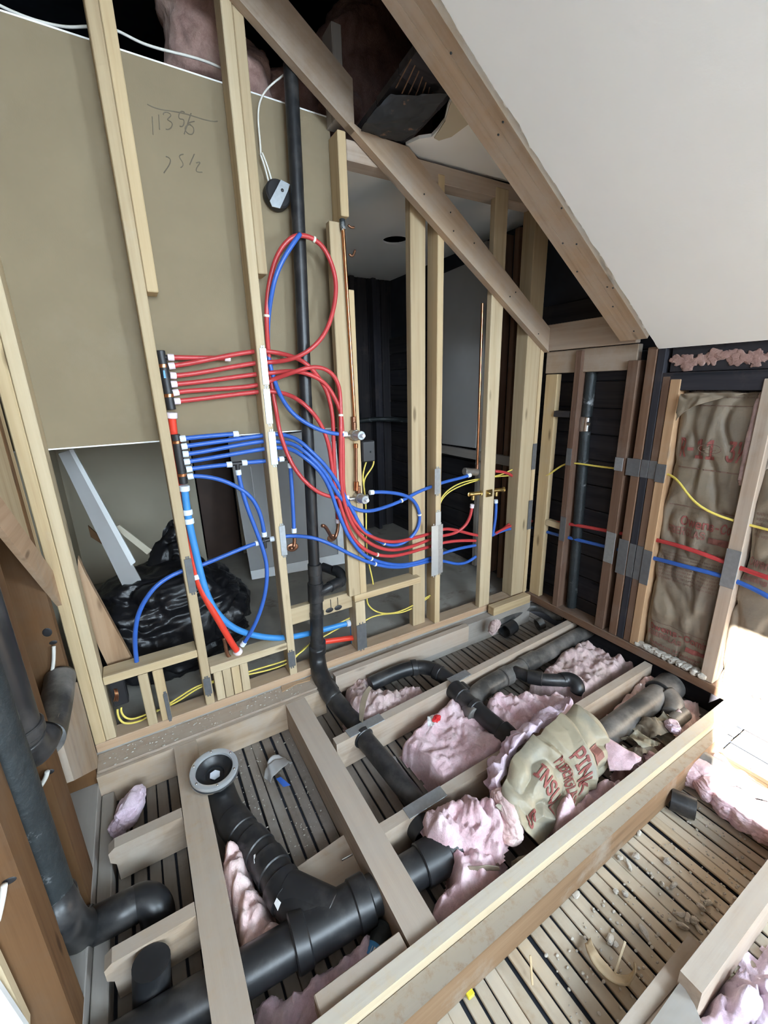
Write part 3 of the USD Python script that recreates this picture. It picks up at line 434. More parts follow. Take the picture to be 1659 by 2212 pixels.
# --- old left wall
for lab, y0, kind in (('orange brown old stud nearest the viewpoint at the left edge', -0.930, 'fir'), ('second orange brown old stud of the left wall', -0.600, 'fir'), ('third orange brown old stud, beside the new corner studs', -0.105, 'fir')):
    f_ = slab([(-0.352, y0, -0.095), (-0.352, y0, 2.9), (-0.497, y0, 2.9), (-0.497, y0, -0.095)], (0, {-.93: .085, -.6: .12}.get(y0, .04), 0)); t_ = piece('old_stud', lab, 'stud', f_, kind, 'z')
    if y0 == -0.930: part(t_, 'bored_hole', trimesh.Trimesh(trimesh.creation.icosphere(2).vertices * [0.012, 0.002, 0.008] + P(20, 1903, y=y0), trimesh.creation.icosphere(2).faces), M['blackp'])
    elif y0 == -0.600: part(t_, 'bored_hole', trimesh.Trimesh(trimesh.creation.icosphere(2).vertices * [0.012, 0.002, 0.008] + P(106, 1668, y=y0), trimesh.creation.icosphere(2).faces), M['blackp'])
    else: part(t_, 'bored_hole', cat_([trimesh.Trimesh(trimesh.creation.icosphere(2).vertices * s + P(*q, y=y0), trimesh.creation.icosphere(2).faces) for q, s in (((102, 1366), [.014, .002, .017]), ((115, 1388), [.012, .002, .008]))]), M['blackp'])
piece('diagonal_brace', 'old brown diagonal brace across the left wall', 'brace', slab([(-0.3525, -0.62, 1.245), (-0.3525, 0.66, 0.02), (-0.3525, 0.66, 0.16), (-0.3525, -0.62, 1.385)], (0.016, 0, 0)), 'orange', 'y')
piece('wall_board', 'wide pale new board above the brown brace at the left edge', 'board', slab([(-0.354, -0.012, 0.755), (-0.354, -0.60, 1.30), (-0.354, -0.60, 2.9), (-0.354, -0.012, 2.9)], (-0.003, 0, 0)), 'pine', 'z')
piece('wall_board', 'pale notched board low on the left wall beside the corner studs', 'board', spx([(122, 1560), (128, 1541), (134, 1536), (141, 1494), (146, 1480), (167, 1473), (212, 1640), (213, 1658), (160, 1686)], -0.349, -0.038), 'dusty', 'z')

# ================================================================ boards of the wall beyond
db = thing('drywall_board', 'large tan paper backed plasterboard on the far side of the studs', 'board', (0.3, 0.1, 1.22))
x0b = -0.70
part(db, 'board', slab([(x0b, 0.0905, 1.222), (0.915, 0.0905, 1.218), (0.915, 0.0905, 2.478), (x0b, 0.0905, 2.515)], (0, 0.0125, 0)), M['paper'])
part(db, 'board_edge', slab([(x0b, 0.0900, 1.2205), (0.916, 0.0900, 1.2165), (0.916, 0.0900, 1.2215), (x0b, 0.0900, 1.2255)], (0, 0.0135, 0)), M['drywall'], 'white cut lower edge'); part(db, 'board_edge', slab([(x0b, 0.0900, 2.512), (0.916, 0.0900, 2.475), (0.916, 0.0900, 2.480), (x0b, 0.0900, 2.517)], (0, 0.0135, 0)), M['drywall'], 'white cut upper edge')
def stroke(pxs, y, r=0.0012): return tube([P(a, b, y=y) for a, b in pxs], r, 5, smooth=len(pxs) > 2, n=4)
w_ = [stroke(q, 0.0903, 0.0018) for q in ([(329, 252), (331, 291)], [(343, 248), (345, 280)], [(353, 248), (363, 243), (369, 249), (362, 258), (370, 264), (371, 274), (358, 279)], [(399, 243), (387, 246), (388, 256), (396, 258), (397, 268), (388, 272)], [(413, 245), (398, 290)], [(420, 262), (408, 268), (418, 276), (414, 290), (402, 284), (412, 268)],
                                  [(318, 225), (350, 237), (392, 244), (440, 258), (470, 262)], [(358, 338), (368, 346), (362, 362), (354, 374)], [(396, 333), (388, 340), (394, 350), (390, 362)], [(420, 333), (410, 356)], [(424, 352), (432, 352), (424, 366), (437, 372)])]
part(db, 'pencil_writing', cat_(w_[:7]), M['pencil'], 'faint pencil figures 113 5/8', kind='stuff'); part(db, 'pencil_writing', cat_(w_[7:]), M['pencil'], 'faint pencil figures 35 1/2', kind='stuff')
one('hung_plasterboard', slab([P(955, 592, x=2.19), P(1058, 548, x=2.19), P(1026, 968, x=2.19), P(955, 958, x=2.19)], (0.0125, 0, 0)), M['greydw'], 'grey plasterboard panel hung in the far corner behind the copper pipe', 'board')
piece('wall_rail', 'dusty wooden rail under the grey hanging panel', 'board', box(2.18, 2.215, 0.12, 1.1, 0.86, 0.925), 'grey', 'y')
for k_, (ya, lab) in enumerate(((0.52, 'dusty stud just left of the grey hanging panel edge, behind the copper pipe'), (0.24, 'dusty upright beyond the corner post, nearer one'), (0.37, 'dusty upright beyond the corner post, farther one'))):
    piece('far_stud', lab, 'stud', box(2.20, 2.29, ya, ya + 0.04, 0, 2.3), 'old' if k_ else 'grey', 'z')
for k_, xx in enumerate((1.62, 1.86, 2.08)): piece('far_stud', ['left', 'middle', 'right'][k_] + ' hand dark stud on the far board wall seen through the dark opening', 'stud', box(xx, xx + 0.04, 1.86, 1.949, -0.04, 2.34), 'soot', 'z')
one('old_pipe', tube([(1.55, 1.80, 1.02), (1.9, 1.78, 1.10), (2.15, 1.7, 1.10), (2.2, 1.3, 1.10)], 0.022, 12), M['iron'], 'dark old pipe bending across the far board wall', 'pipe', smooth=True)
# white panel leaning in the room beyond
a_, b_ = P(544, 1252, z=-0.04), P(748, 1216, z=-0.04); tl, tr = P(492, 952, y=1.75), P(722, 925, y=1.62)
wp = thing('bath_panel', 'white panel leaning in the room beyond behind the tubes', 'panel', (a_ + b_) / 2)
nrm = np.cross(b_ - a_, tl - a_); nrm /= np.linalg.norm(nrm); nrm = nrm if nrm[1] > 0 else -nrm
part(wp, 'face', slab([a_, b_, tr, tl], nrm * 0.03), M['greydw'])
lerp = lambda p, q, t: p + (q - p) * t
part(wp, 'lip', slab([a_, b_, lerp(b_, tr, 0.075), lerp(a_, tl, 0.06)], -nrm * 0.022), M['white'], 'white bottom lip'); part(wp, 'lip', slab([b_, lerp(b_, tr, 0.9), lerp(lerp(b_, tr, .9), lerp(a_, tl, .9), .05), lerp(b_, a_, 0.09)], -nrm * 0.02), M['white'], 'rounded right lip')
part(wp, 'seam', stroke([(541, 1008), (546, 1045), (551, 1082)], 1.55, 0.003), M['labelw'], 'white scratch')
# rubbish bag with scrap boards
bg = blob((0.03, 0.60, 0.20), (0.42, 0.32, 0.32), 0.2, 0.16, 5, 23, (0, 0), 0.16, flat=-0.04)
bg.vertices[:, 2] += 0.010 * (fb(bg.vertices, 16, 3, 4) - 0.5) * 2; bg.vertices[:, 1] += 0.02 * (ridge(bg.vertices * [1, 1, 0.35], 14, 2, 9) - 0.5); bg.vertices[:, 2] = np.maximum(bg.vertices[:, 2], -0.04)
bt = thing('rubbish_bag', 'shiny black rubbish bag slumped behind the left studs', 'bag', (0.02, 0.62, -0.04))
part(bt, 'bag', bg, M['bag'], smooth=True)
ctrl = [[P(270, 1290, y=.70), P(300, 1235, y=.72), P(355, 1140, y=.74), P(378, 1150, y=.80)], [P(250, 1330, y=.60), P(310, 1268, y=.60), P(378, 1195, y=.64), P(392, 1195, y=.74)], [P(240, 1400, y=.48), P(310, 1350, y=.46), P(395, 1290, y=.48), P(420, 1290, y=.60)]]
part(bt, 'bag_mouth', Sheet(ctrl, 40, 40, 0.02, 8, 5, 0.004, 0.03).mesh, M['bag'], smooth=True)
def plank(pxs, y0, y1, t): q = [P(a, b, y=(y0, y1)[k]) for a, b, k in pxs]; return q
q = [P(126, 980, y=.62), P(152, 972, y=.62), P(288, 1222, y=.50), P(252, 1240, y=.50)]
sp_ = thing('scrap_board', 'long white painted board leaning in the rubbish bag', 'board', q[2]); part(sp_, 'board', slab([q[0], q[1], lerp(q[1], q[2], 1.25), lerp(q[0], q[3], 1.25)], (0.0, 0.02, 0)), M['greydw'], 'grey painted side'); part(sp_, 'edge', slab([P(149, 972, y=.615), P(158, 970, y=.615), P(293, 1214, y=.495), P(283, 1222, y=.495)], (0, 0.022, 0)), M['white'], 'bright white edge')
one('scrap_board', slab([P(250, 1138, y=.72), P(258, 1134, y=.72), P(328, 1188, y=.66), P(318, 1198, y=.66), P(268, 1158, y=.7)], (0, 0.02, 0)), M['tan'], 'short cream scrap board in the rubbish bag, right of the white one', 'board')
piece('scrap_board', 'reddish scrap wood corner behind the white leaning board', 'board', slab([P(190, 1136, y=.8), P(196, 1160, y=.8), P(230, 1182, y=.8), P(222, 1165, y=.8)], (0, .02, 0)), 'fir', 'x')
# attic insulation and broken ceiling above the rafters
at_ = one('attic_insulation', cat_([blob((0.50, 0.36, 2.72), (0.17, 0.14, 0.24), 0.1, .3, 4, 31), blob((0.64, 0.30, 2.60), (0.12, 0.12, 0.14), 0, .3, 4, 32)]), pinkmat(4), 'ruffled pink insulation hanging over the plasterboard top', 'insulation', smooth=True)
one('attic_insulation', cat_([blob((0.86, 0.32, 2.60), (0.18, 0.12, 0.13), 0.1, .3, 4, 35), blob((1.05, 0.30, 2.58), (0.16, 0.12, 0.12), 0, .3, 4, 36)]), pinkmat(4), 'dull red insulation behind the top of the black vent', 'insulation', smooth=True)
one('attic_insulation', cat_([blob((1.38, 0.55, 2.92), (0.30, 0.2, 0.38), 0.4, .3, 4, 37), blob((1.55, 0.5, 2.70), (0.2, 0.14, 0.2), 0.4, .3, 4, 38)]), pinkmat(4), 'dark mauve insulation deep in the attic above the charred boards', 'insulation', smooth=True)
zc = 2.425
cb_ = thing('charred_board', 'charred old roof boards with peeling tar paper above the rafter', 'board', P(870, 250, z=zc))
for k_, (u0, u1) in enumerate(((0, .34), (.35, .68), (.69, 1.0))):
    A, B, C_, D = P(772, 285, z=zc - .02), P(878, 312, z=zc - .02), P(985, 200, z=zc), P(915, 90, z=zc + .02)
    part(cb_, 'board', slab([lerp(A, D, u0), lerp(B, C_, u0), lerp(B, C_, u1), lerp(A, D, u1)], (0, 0, 0.02 + 0.004 * k_)), wood('soot', 'x', k_))
ctrl = [[P(780, 282, z=zc - .03), P(800, 250, z=zc - .045), P(845, 205, z=zc - .03)], [P(822, 298, z=zc - .03), P(850, 262, z=zc - .05), P(905, 205, z=zc - .03)], [P(868, 308, z=zc - .03), P(915, 268, z=zc - .04), P(968, 205, z=zc - .03)]]
part(cb_, 'tar_paper', Sheet(ctrl, 30, 30, 0.004, 12, 3, 0.002, 0.006).mesh, M['tar'], 'torn black tar paper', smooth=True)
for k_ in range(7): u_ = k_ / 6; part(cb_, 'splinter', beam(lerp(P(888, 128, z=zc - .01), P(935, 200, z=zc - .01), u_) , lerp(P(855, 190, z=zc - .02), P(930, 238, z=zc - .02), u_) - [0, 0, .004 * (k_ % 2)], .004, .003), wood('old', 'x', k_ % 3))
one('ceiling_remnant', slab([P(a, b, z=2.395) for a, b in ((876, 313), (905, 300), (932, 296), (945, 282), (960, 262), (966, 235), (978, 205), (1010, 215), (1120, 350), (1150, 405), (1000, 372), (905, 342))], (0, 0, 0.0125)), M['drywall'], 'torn white remnant of ceiling plasterboard above the top plate', 'board')
one('ceiling_remnant', slab([P(a, b, z=2.39) for a, b in ((962, 262), (970, 232), (982, 200), (1030, 258), (1010, 270), (975, 296), (948, 304), (938, 299))], (0, 0, 0.004)), M['tan'], 'peeled tan paper flap on the torn ceiling remnant', 'paper')
# cable along the top of the board, and the hanging round box
one('cable', tube([P(a, b, y=.15) for a, b in ((-20, 2), (20, 22), (80, 45), (140, 58), (178, 58), (240, 62), (300, 90), (370, 112), (430, 128), (487, 152))], 0.0045, 8), M['cablew'], 'white cable sagging along the top of the plasterboard', 'cable', smooth=True)
bx = thing('fixture_box', 'round black fixture box with a metal strap hanging on two white cables', 'box', P(600, 425, y=.06))
c0 = P(597, 424, y=.07); part(bx, 'box', rod(c0 + [0, 0.02, 0], c0 + [0.004, -0.025, 0.004], 0.052, 28), M['blackp'], smooth=30)
part(bx, 'strap', slab([P(a, b, y=.035) for a, b in ((607, 388), (626, 398), (622, 412), (605, 450), (588, 446), (583, 434))], (0, 0.004, 0)), M['zinc'], 'shiny metal strap'); part(bx, 'strap_hole', ball(P(610, 411, y=.034), [.006, .003, .006], 2), M['blackp'])
for q in (((563, 335), (570, 355), (577, 380), (583, 402)), ((566, 330), (576, 355), (586, 388))): part(bx, 'cable', tube([P(a, b, y=.06) for a, b in q], 0.0035, 8), M['cablew'], smooth=True)
one('cable', tube([P(a, b, y=.07) for a, b in ((615, 160), (590, 180), (568, 205), (558, 240), (560, 290), (563, 335))], 0.0035, 8), M['cablew'], 'thin white cable looping from the attic down to the round box', 'cable', smooth=True)

# ================================================================ black waste pipes
def run(t_, pts, r, m='abs', pn='pipe', smooth=True, k=24, label=None): return part(t_, pn, tube(pts, r, k, smooth, 8), M[m], label, smooth=40)
def hub(t_, a, b, r, m='abs', pn='coupling'): return part(t_, pn, rod(a, b, r, 28, 0.06), M[m], None, smooth=35)
vt = thing('vent_stack', 'tall black vent and waste stack beside the tubes, curving into the floor', 'pipe', (0.68, 0, 0))
V = lambda a, b, y=0.03: P(a, b, y=y)
run(vt, [V(627, 140), V(640, 380), V(650, 600), V(660, 850), V(671, 1060), V(679, 1230)], 0.0272, smooth=False)
run(vt, [V(680, 1220), V(683, 1300, .025), V(685, 1390, .02)], 0.034, smooth=False)
for a, b, r in ((1218, 1240, .034), (1258, 1298, .040), (1385, 1410, .041), (1320, 1330, .0375)): hub(vt, V(672 + (a - 1060) * .045, a, .026), V(672 + (b - 1060) * .045, b, .026), r)
tee = V(681, 1285, .026); e1_ = P(712, 1268, y=-.0); e2_ = P(738, 1255, y=.03); e3_ = P(697, 1228, y=.18)
run(vt, [tee, e1_, e2_], 0.024, pn='tee_branch'); hub(vt, lerp(e1_, e2_, 0.0), lerp(e1_, e2_, 0.75), .029); part(vt, 'elbow', tube([lerp(e1_, e2_, .8), e2_ + [0.004, .01, 0.002], P(735, 1240, y=.07), P(722, 1232, y=.11)], 0.028, 20), M['abs'], smooth=True); run(vt, [P(728, 1236, y=.09), e3_ + [0, 0, 0.01]], 0.024, smooth=False)
fd = [V(685, 1395, .018), V(688, 1440, .0), P(700, 1475, z=-.05), P(722, 1510, z=-.09), P(768, 1563, z=-.115), P(785, 1585, z=-.118)]
part(vt, 'elbow', tube(fd[:4], [.041, .044, .046, .046], 24), M['abs'], smooth=True); run(vt, fd[3:5] + [P(790, 1595, z=-.118)], 0.043, smooth=False)
hub(vt, P(700, 1477, z=-.055), P(716, 1500, z=-.085), .049)
d0, d1 = P(781, 1588, z=-.100), P(890, 1722, z=-.135)
run(vt, [lerp(d0, d1, .02), d1, lerp(d0, d1, 1.3)], 0.041, smooth=False); hub(vt, d0, lerp(d0, d1, .07), .049)
part(vt, 'open_end', pipe_open(P(912, 1775, z=-.12) + [-.02, .05, 0], P(905, 1790, z=-.125) + [0.01, -.03, 0], 0.052), M['abs'], 'open hub end', smooth=35)
# closet bend and main drain
md = thing('main_drain', 'big black main drain with wye under the toilet flange', 'pipe', (0.3, -1.0, -0.13))
m0, m1, m2 = P(430, 2190, z=-.135), P(545, 2110, z=-.135), P(640, 2035, z=-.135)
m3, m4 = P(815, 1928, z=-.130), P(1000, 1795, z=-.135)
dd = (m3 - m2) / np.linalg.norm(m3 - m2)
run(md, [m2 - dd * 0.55, m2 + dd * .02], 0.0572, smooth=False, pn='pipe'); part(md, 'wye_body', rod(m2, m3 - dd * .03, 0.067, 36, .05), M['abs'], smooth=35); hub(md, m2 - dd * .012, m2 + dd * .035, .0735); hub(md, m3 - dd * .085, m3 - dd * .03, .0725)
part(md, 'pipe', tube([m3 - dd * .04, m3 + dd * .2, m3 + dd * .37], 0.0572, 32, False), M['abs'], smooth=40); hub(md, m3 + dd * .16, m3 + dd * .26, .066)
cb = thing('closet_bend', 'black toilet bend curving from the flange down into the main drain', 'pipe', (0.1, -0.6, -0.13))
pb = [P(463, 1664, z=-.03) + [0, 0, -.038], P(463, 1664, z=-.03) + [.004, -.012, -.075], P(500, 1768, z=-.125), P(552, 1830, z=-.13), P(590, 1880, z=-.125), P(622, 1935, z=-.128), P(668, 1978, z=-.125), m2 + dd * 0.16]
run(cb, pb, 0.056, pn='bend', k=32)
for i_, (u, r) in enumerate(((.30, .0595), (.43, .0605), (.56, .0605), (.68, .0625))):
    sp = spline(pb, 10); j_ = int(u * len(sp)); hub(cb, sp[j_ - 3], sp[j_ + 3], r)
part(cb, 'wye_branch', rod(spline(pb, 10)[-22], spline(pb, 10)[-4], .064, 32, .05), M['abs'], smooth=35)
part(cb, 'sticker', slab([P(592, 1952, z=-.075), P(598, 1940, z=-.07), P(607, 1950, z=-.07), P(600, 1968, z=-.078)], (0.0, 0.0, 0.0015)), M['labelw'], 'small white sticker'); part(cb, 'sticker', slab([P(548, 1848, z=-.08), P(552, 1845, z=-.08), P(553, 1862, z=-.085), P(549, 1866, z=-.085)], (0, 0, .0015)), M['labelw'], 'small white sticker')
fc = P(463, 1664, z=-0.03)
tf = thing('toilet_flange', 'round clear and black toilet flange set on the header beam', 'flange', fc)
TI = trimesh.transformations.euler_matrix(0.10, 0.02, 0); TI[:3, 3] = fc
def lathe(prof, k=56): m_ = trimesh.creation.revolve(np.array(prof), sections=k); m_.apply_transform(TI); return m_
part(tf, 'rim', lathe([(.068, .004), (.070, .012), (.080, .015), (.089, .013), (.091, .006), (.089, -.003), (.078, -.006), (.068, 0), (.068, .004)]), M['clear'], 'clear plastic rim', smooth=40); part(tf, 'steel_ring', lathe([(.083, -.008), (.092, -.008), (.092, -.013), (.083, -.013), (.083, -.008)]), M['chrome'], 'steel ring', smooth=40)
part(tf, 'cup', lathe([(.069, .006), (.066, -.002), (.050, -.020), (.040, -.024), (.036, -.022), (.034, -.030), (0.0001, -.030)]), M['abs'], 'black dished cup', smooth=50)
hexa = [(0.021 * math.cos(a_), 0.021 * math.sin(a_)) for a_ in np.arange(6) * math.pi / 3 + .3]; hx = trimesh.creation.extrude_polygon(Polygon(hexa), 0.004, engine='earcut'); hx.apply_translation([0, 0, -.027]); hx.apply_transform(TI); part(tf, 'knockout_label', hx, M['ring'], 'pale blue six sided label')
for a_ in np.arange(6) * math.pi / 3 + .5:
    s_ = ball((0, 0, 0), [.0045, .0045, .002], 1); s_.apply_translation([.080 * math.cos(a_), .080 * math.sin(a_), .016]); s_.apply_transform(TI); part(tf, 'screw', s_, M['chrome'])
# drain tree between middle joist and pink batts
dr_ = thing('branch_drain', 'dusty black branch drain running along the middle joist to the corner', 'pipe', (1.6, -.5, -.12))
B = lambda a, b, z=-.115: P(a, b, z=z)
run(dr_, [B(1275, 1358), B(1150, 1428), B(1060, 1478), B(1040, 1490)], 0.044, 'absdust', smooth=False)
for a, b in (((1158, 1423), (1128, 1440)), ((1100, 1456), (1085, 1464))): hub(dr_, B(*a), B(*b), .050, 'absdust')
part(dr_, 'sweep_bend', tube([B(1085, 1464), B(1050, 1484), B(1024, 1508, -.11), B(1018, 1530, -.105), B(1030, 1550, -.10)], 0.047, 24), M['absdust'], smooth=True)
run(dr_, [B(1112, 1450, -.10), B(1150, 1464, -.085), B(1175, 1468, -.08), B(1222, 1470, -.08)], 0.031, 'abs', pn='branch_pipe'); hub(dr_, B(1140, 1461, -.085), B(1172, 1467, -.08), .036)
part(dr_, 'elbow', tube([B(1212, 1469, -.08), B(1236, 1470, -.08), B(1246, 1480, -.09), B(1247, 1495, -.12)], 0.036, 20), M['abs'], smooth=True)
lt = thing('trap_arm', 'black drain arm crossing over the pink batt towards the kraft paper', 'pipe', (1.1, -.6, -.1))
run(lt, [B(985, 1492, -.085), B(1000, 1508, -.085), B(1090, 1585, -.09), B(1104, 1598, -.10)], 0.041, smooth=False); hub(lt, B(980, 1488, -.085), B(1001, 1508, -.085), .049); hub(lt, B(1082, 1577, -.09), B(1106, 1600, -.10), .049); hub(lt, B(1022, 1527, -.087), B(1030, 1534, -.087), .0465)
up_ = thing('upper_drain', 'black curved pipe over the pink scraps by the rim joist', 'pipe', (.9, -.25, -.1))
run(up_, [B(800, 1478, -.10), B(850, 1455, -.09), B(895, 1442, -.085), B(930, 1444, -.085), B(955, 1458, -.09), B(985, 1480, -.10), B(1010, 1500, -.11)], 0.038, 'abs'); hub(up_, B(888, 1443, -.085), B(900, 1441, -.085), .043); hub(up_, B(940, 1449, -.087), B(952, 1456, -.09), .043)
bp = thing('old_drain', 'thick grey dusty drain pipe with a coupling near the sunlit corner', 'pipe', (1.9, -1.0, -.13))
g0, g1 = P(1310, 1585, z=-.12), P(1448, 1482, z=-.12); run(bp, [lerp(g0, g1, -.25), g1], 0.056, 'absdust', smooth=False); hub(bp, lerp(g0, g1, .80), lerp(g0, g1, 1.02), .068, 'absdust'); hub(bp, lerp(g0, g1, .79), lerp(g0, g1, .81), .0705, 'abs')
part(bp, 'branch', tube([P(1440, 1500, z=-.10), P(1455, 1520, z=-.11), P(1452, 1545, z=-.13)], .045, 22), M['absdust'], smooth=True)
one('pipe_stub', rod(P(1434, 1578, z=-.12), P(1478, 1540, z=-.12), 0.034, 24), M['absdust'], 'short grey pipe length behind the foreground beam near the corner', 'pipe', smooth=35)
cn = thing('corner_drain', 'dark pipe elbow lying in the corner below the last studs', 'pipe', (1.9, -.15, -.15))
run(cn, [B(1062, 1352, -.14), B(1110, 1325, -.12), B(1150, 1310, -.11), B(1185, 1318, -.11), B(1205, 1330, -.11), B(1218, 1322, -.08), B(1222, 1300, .0)], 0.034, 'absdust')
part(cn, 'clamp', rod(B(1204, 1331, -.105), B(1215, 1322, -.09), .040), M['chrome'], 'shiny band clamp', smooth=35)
part(cn, 'open_end', pipe_open(B(1090, 1364, -.16), B(1108, 1352, -.16), .045), M['abs'], smooth=35); one('pipe_stub', pipe_open(B(1160, 1350, -.15), B(1172, 1345, -.14), .038), M['absdust'], 'small dark open pipe end in the corner joist bay', 'pipe', smooth=35)
rv = thing('vent_riser', 'dark iron vent riser with a shiny clamp between the right wall studs', 'pipe', (2.255, -.3, 0))
run(rv, [P(1281, 770, x=2.266), P(1278, 800, x=2.266), P(1266, 905, x=2.266), P(1252, 1090, x=2.266), P(1234, 1310, x=2.266)], 0.030, 'iron', smooth=False)
part(rv, 'clamp', rod(P(1267, 900, x=2.266), P(1264, 932, x=2.266), .0345, 28), M['chrome'], 'shiny pipe clamp', smooth=35); part(rv, 'clamp_bolt', rod(P(1268, 915, x=2.225), P(1276, 916, x=2.232), .010), M['chrome'], smooth=35)
# left wall stack
ls = thing('waste_stack', 'big black waste stack at the left edge with an elbow into the floor', 'pipe', (-.4, -.7, 0))
c_b = P(116, 1962, y=-.775); run(ls, [c_b + [0, 0, 1.6], c_b], 0.050, 'iron', smooth=False); part(ls, 'elbow', tube([c_b + [0, 0, .03], c_b + [.012, -.01, -.045], P(190, 2005, z=-.12), P(232, 1985, z=-.11), P(290, 1955, z=-.11)], .050, 28), M['abs'], smooth=True)
part(ls, 'elbow', tube([P(285, 1957, z=-.11), P(322, 1948, z=-.11), P(340, 1972, z=-.14), P(335, 2030, z=-.20)], .049, 28), M['abs'], smooth=True); hub(ls, P(176, 2010, z=-.12), P(200, 2000, z=-.12), .055); hub(ls, c_b + [0, 0, .03], c_b + [0, 0, .0], .0555)
for q, r in (((18, 1560, .62), .03), ((10, 1530, .66), .025), ((30, 1620, .5), .018)): pass
lp2 = thing('waste_stack', 'second black stack farther back at the left, behind the second old stud', 'pipe', (-.42, -.5, 0))
c2 = P(50, 1612, y=-.655); run(lp2, [c2 + [0, 0, 1.3], c2], 0.047, 'abs', smooth=False); part(lp2, 'elbow', tube([c2 + [0, 0, .02], c2 + [0.005, .02, -.03], c2 + [.02, .08, -.035]], .048, 24), M['abs'], smooth=True); hub(lp2, c2 + [0, 0, .06], c2 + [0, 0, .03], .054)
one('waste_pipe', tube([P(130, 1462, y=-.11) , P(125, 1500, y=-.20), P(112, 1560, y=-.34), P(100, 1600, y=-.46)], .048, 24), M['absdust'], 'dusty grey pipe passing through the hole in the third old stud', 'pipe', smooth=True)
lf2 = thing('waste_fitting', 'black pipe fitting rising in front of the lowest joist stub', 'pipe', (-.2, -.9, -.15))
run(lf2, [P(327, 2078, z=-.065), P(328, 2120, z=-.12), P(330, 2200, z=-.20)], .047, 'abs'); part(lf2, 'branch', tube([P(330, 2185, z=-.19), P(380, 2190, z=-.17), P(450, 2180, z=-.15)], .045, 22), M['abs'], smooth=True)
for q, lab in ((((116, 1396), (116, 1420), (112, 1450), (102, 1468)), 'white cable coming out of the hole in the third old stud'), (((102, 1666), (98, 1680), (86, 1700)), 'white cable stub in the second old stud'), (((9, 1912), (5, 1940), (-6, 1990)), 'white cable in the nearest old stud')):
    yy = {116: -.12, 102: -.615, 9: -.945}[q[0][0]]; one('cable', tube([P(a, b, y=yy) for a, b in q], .006, 8), M['cablew'], lab, 'cable', smooth=True)
co = one('pipe_coupling', pipe_open(P(1448, 1725, z=-.172), P(1502, 1748, z=-.172), .040, .006), M['abs'], 'loose black pipe coupling lying on the laths', 'coupling', smooth=35)
one('waste_pipe', rod(P(1505, 1638, z=-.13), P(1680, 1745, z=-.13), .043, 28), M['absdust'], 'dusty black pipe beside the pink roll at the right edge', 'pipe', smooth=35)

# ================================================================ flexible tubes, manifolds and valves
LBL = {}
def pex(label, pts, col='red', r=0.0094, rings=(), clips=(), ringm=None, name=None, cat='tube', group=None):
    """pts: (px, py, y) with y the depth; rings: 's'/'e' for a crimp ring at the start/end; clips: fractions along the run"""
    q = np.array([P(a[0], a[1], y=a[2]) if len(a) == 3 else P(a[0], a[1], x=a[3]) for a in pts])
    c = q.mean(0); t_ = thing(name or {'red': 'red_tube', 'blue': 'blue_tube', 'redtrunk': 'red_trunk_tube', 'bluetrunk': 'blue_trunk_tube', 'yellow': 'yellow_cable'}[col], label, cat, c, group=group)
    sp = spline(q, 8); part(t_, 'tube' if col != 'yellow' else 'cable', tube(q, r, 12), M[col], smooth=True)
    rm = M[ringm or ('ringr' if 'red' in col else 'ring')]
    for e in rings:
        a = sp[0] if e == 's' else sp[-1]; b = sp[1] if e == 's' else sp[-2]; d = (b - a) / np.linalg.norm(b - a)
        if isinstance(e, float): i_ = int(e * (len(sp) - 2)); a = sp[i_]; d = sp[i_ + 1] - a; d /= np.linalg.norm(d)
        part(t_, 'crimp_ring', rod(a - d * .002, a + d * 0.021, r * 1.36, 18, .1), rm, smooth=35)
    for f_ in clips:
        i_ = int(f_ * (len(sp) - 2)); d = sp[i_ + 1] - sp[i_]; d /= np.linalg.norm(d); part(t_, 'clip', cat_([rod(sp[i_] - d * .005, sp[i_] + d * .005, r * 1.3, 14)]), M['clip'], smooth=35)
    return t_
yb = 0.045                                                              # depth of the holes bored through the studs
def bar(t_, pxs, y, r, m, pn): return part(t_, pn, tube([P(a, b, y=y) for a, b in pxs], r, 16, False), M[m], smooth=40)
for col, nm, lab, ends, rows in (('red', 'manifold', 'black manifold feeding the six red tubes, on the right of its stud', ((346, 757), (371, 885)), ((362, 772), (364, 791), (367, 811), (369, 830), (373, 849), (376, 867))),
                                 ('blue', 'manifold', 'black manifold feeding the six blue tubes, on the right of its stud', ((379, 938), (397, 1045)), ((388, 948), (391, 965), (394, 981), (397, 998), (402, 1014), (406, 1030)))):
    e0, e1 = P(*ends[0], y=.05), P(*ends[1], y=.05); mf = thing(nm, lab, 'manifold', (e0 + e1) / 2)
    part(mf, 'body', rod(e0, e1, 0.0165, 20), M['blackp'], smooth=35)
    for k_ in (0.22, 0.72) if col == 'red' else (.12, .78): part(mf, 'copper_band', rod(lerp(e0, e1, k_), lerp(e0, e1, k_ + .07), 0.0175, 20), M['copper'], 'copper band', smooth=35)
    for q in rows: t1 = P(*q, y=.045); bs = lerp(e0, e1, np.clip((q[1] - ends[0][1]) / (ends[1][1] - ends[0][1]), .03, .97)); part(mf, 'outlet', rod(bs, t1, 0.009, 14), M['blackp'], smooth=35)
    if col == 'red': part(mf, 'tag', slab([P(352, 800, y=.030), P(356, 800, y=.030), P(359, 817, y=.030), P(354, 817, y=.030)], (0, .002, 0)), M['labelb'], 'small blue tag')
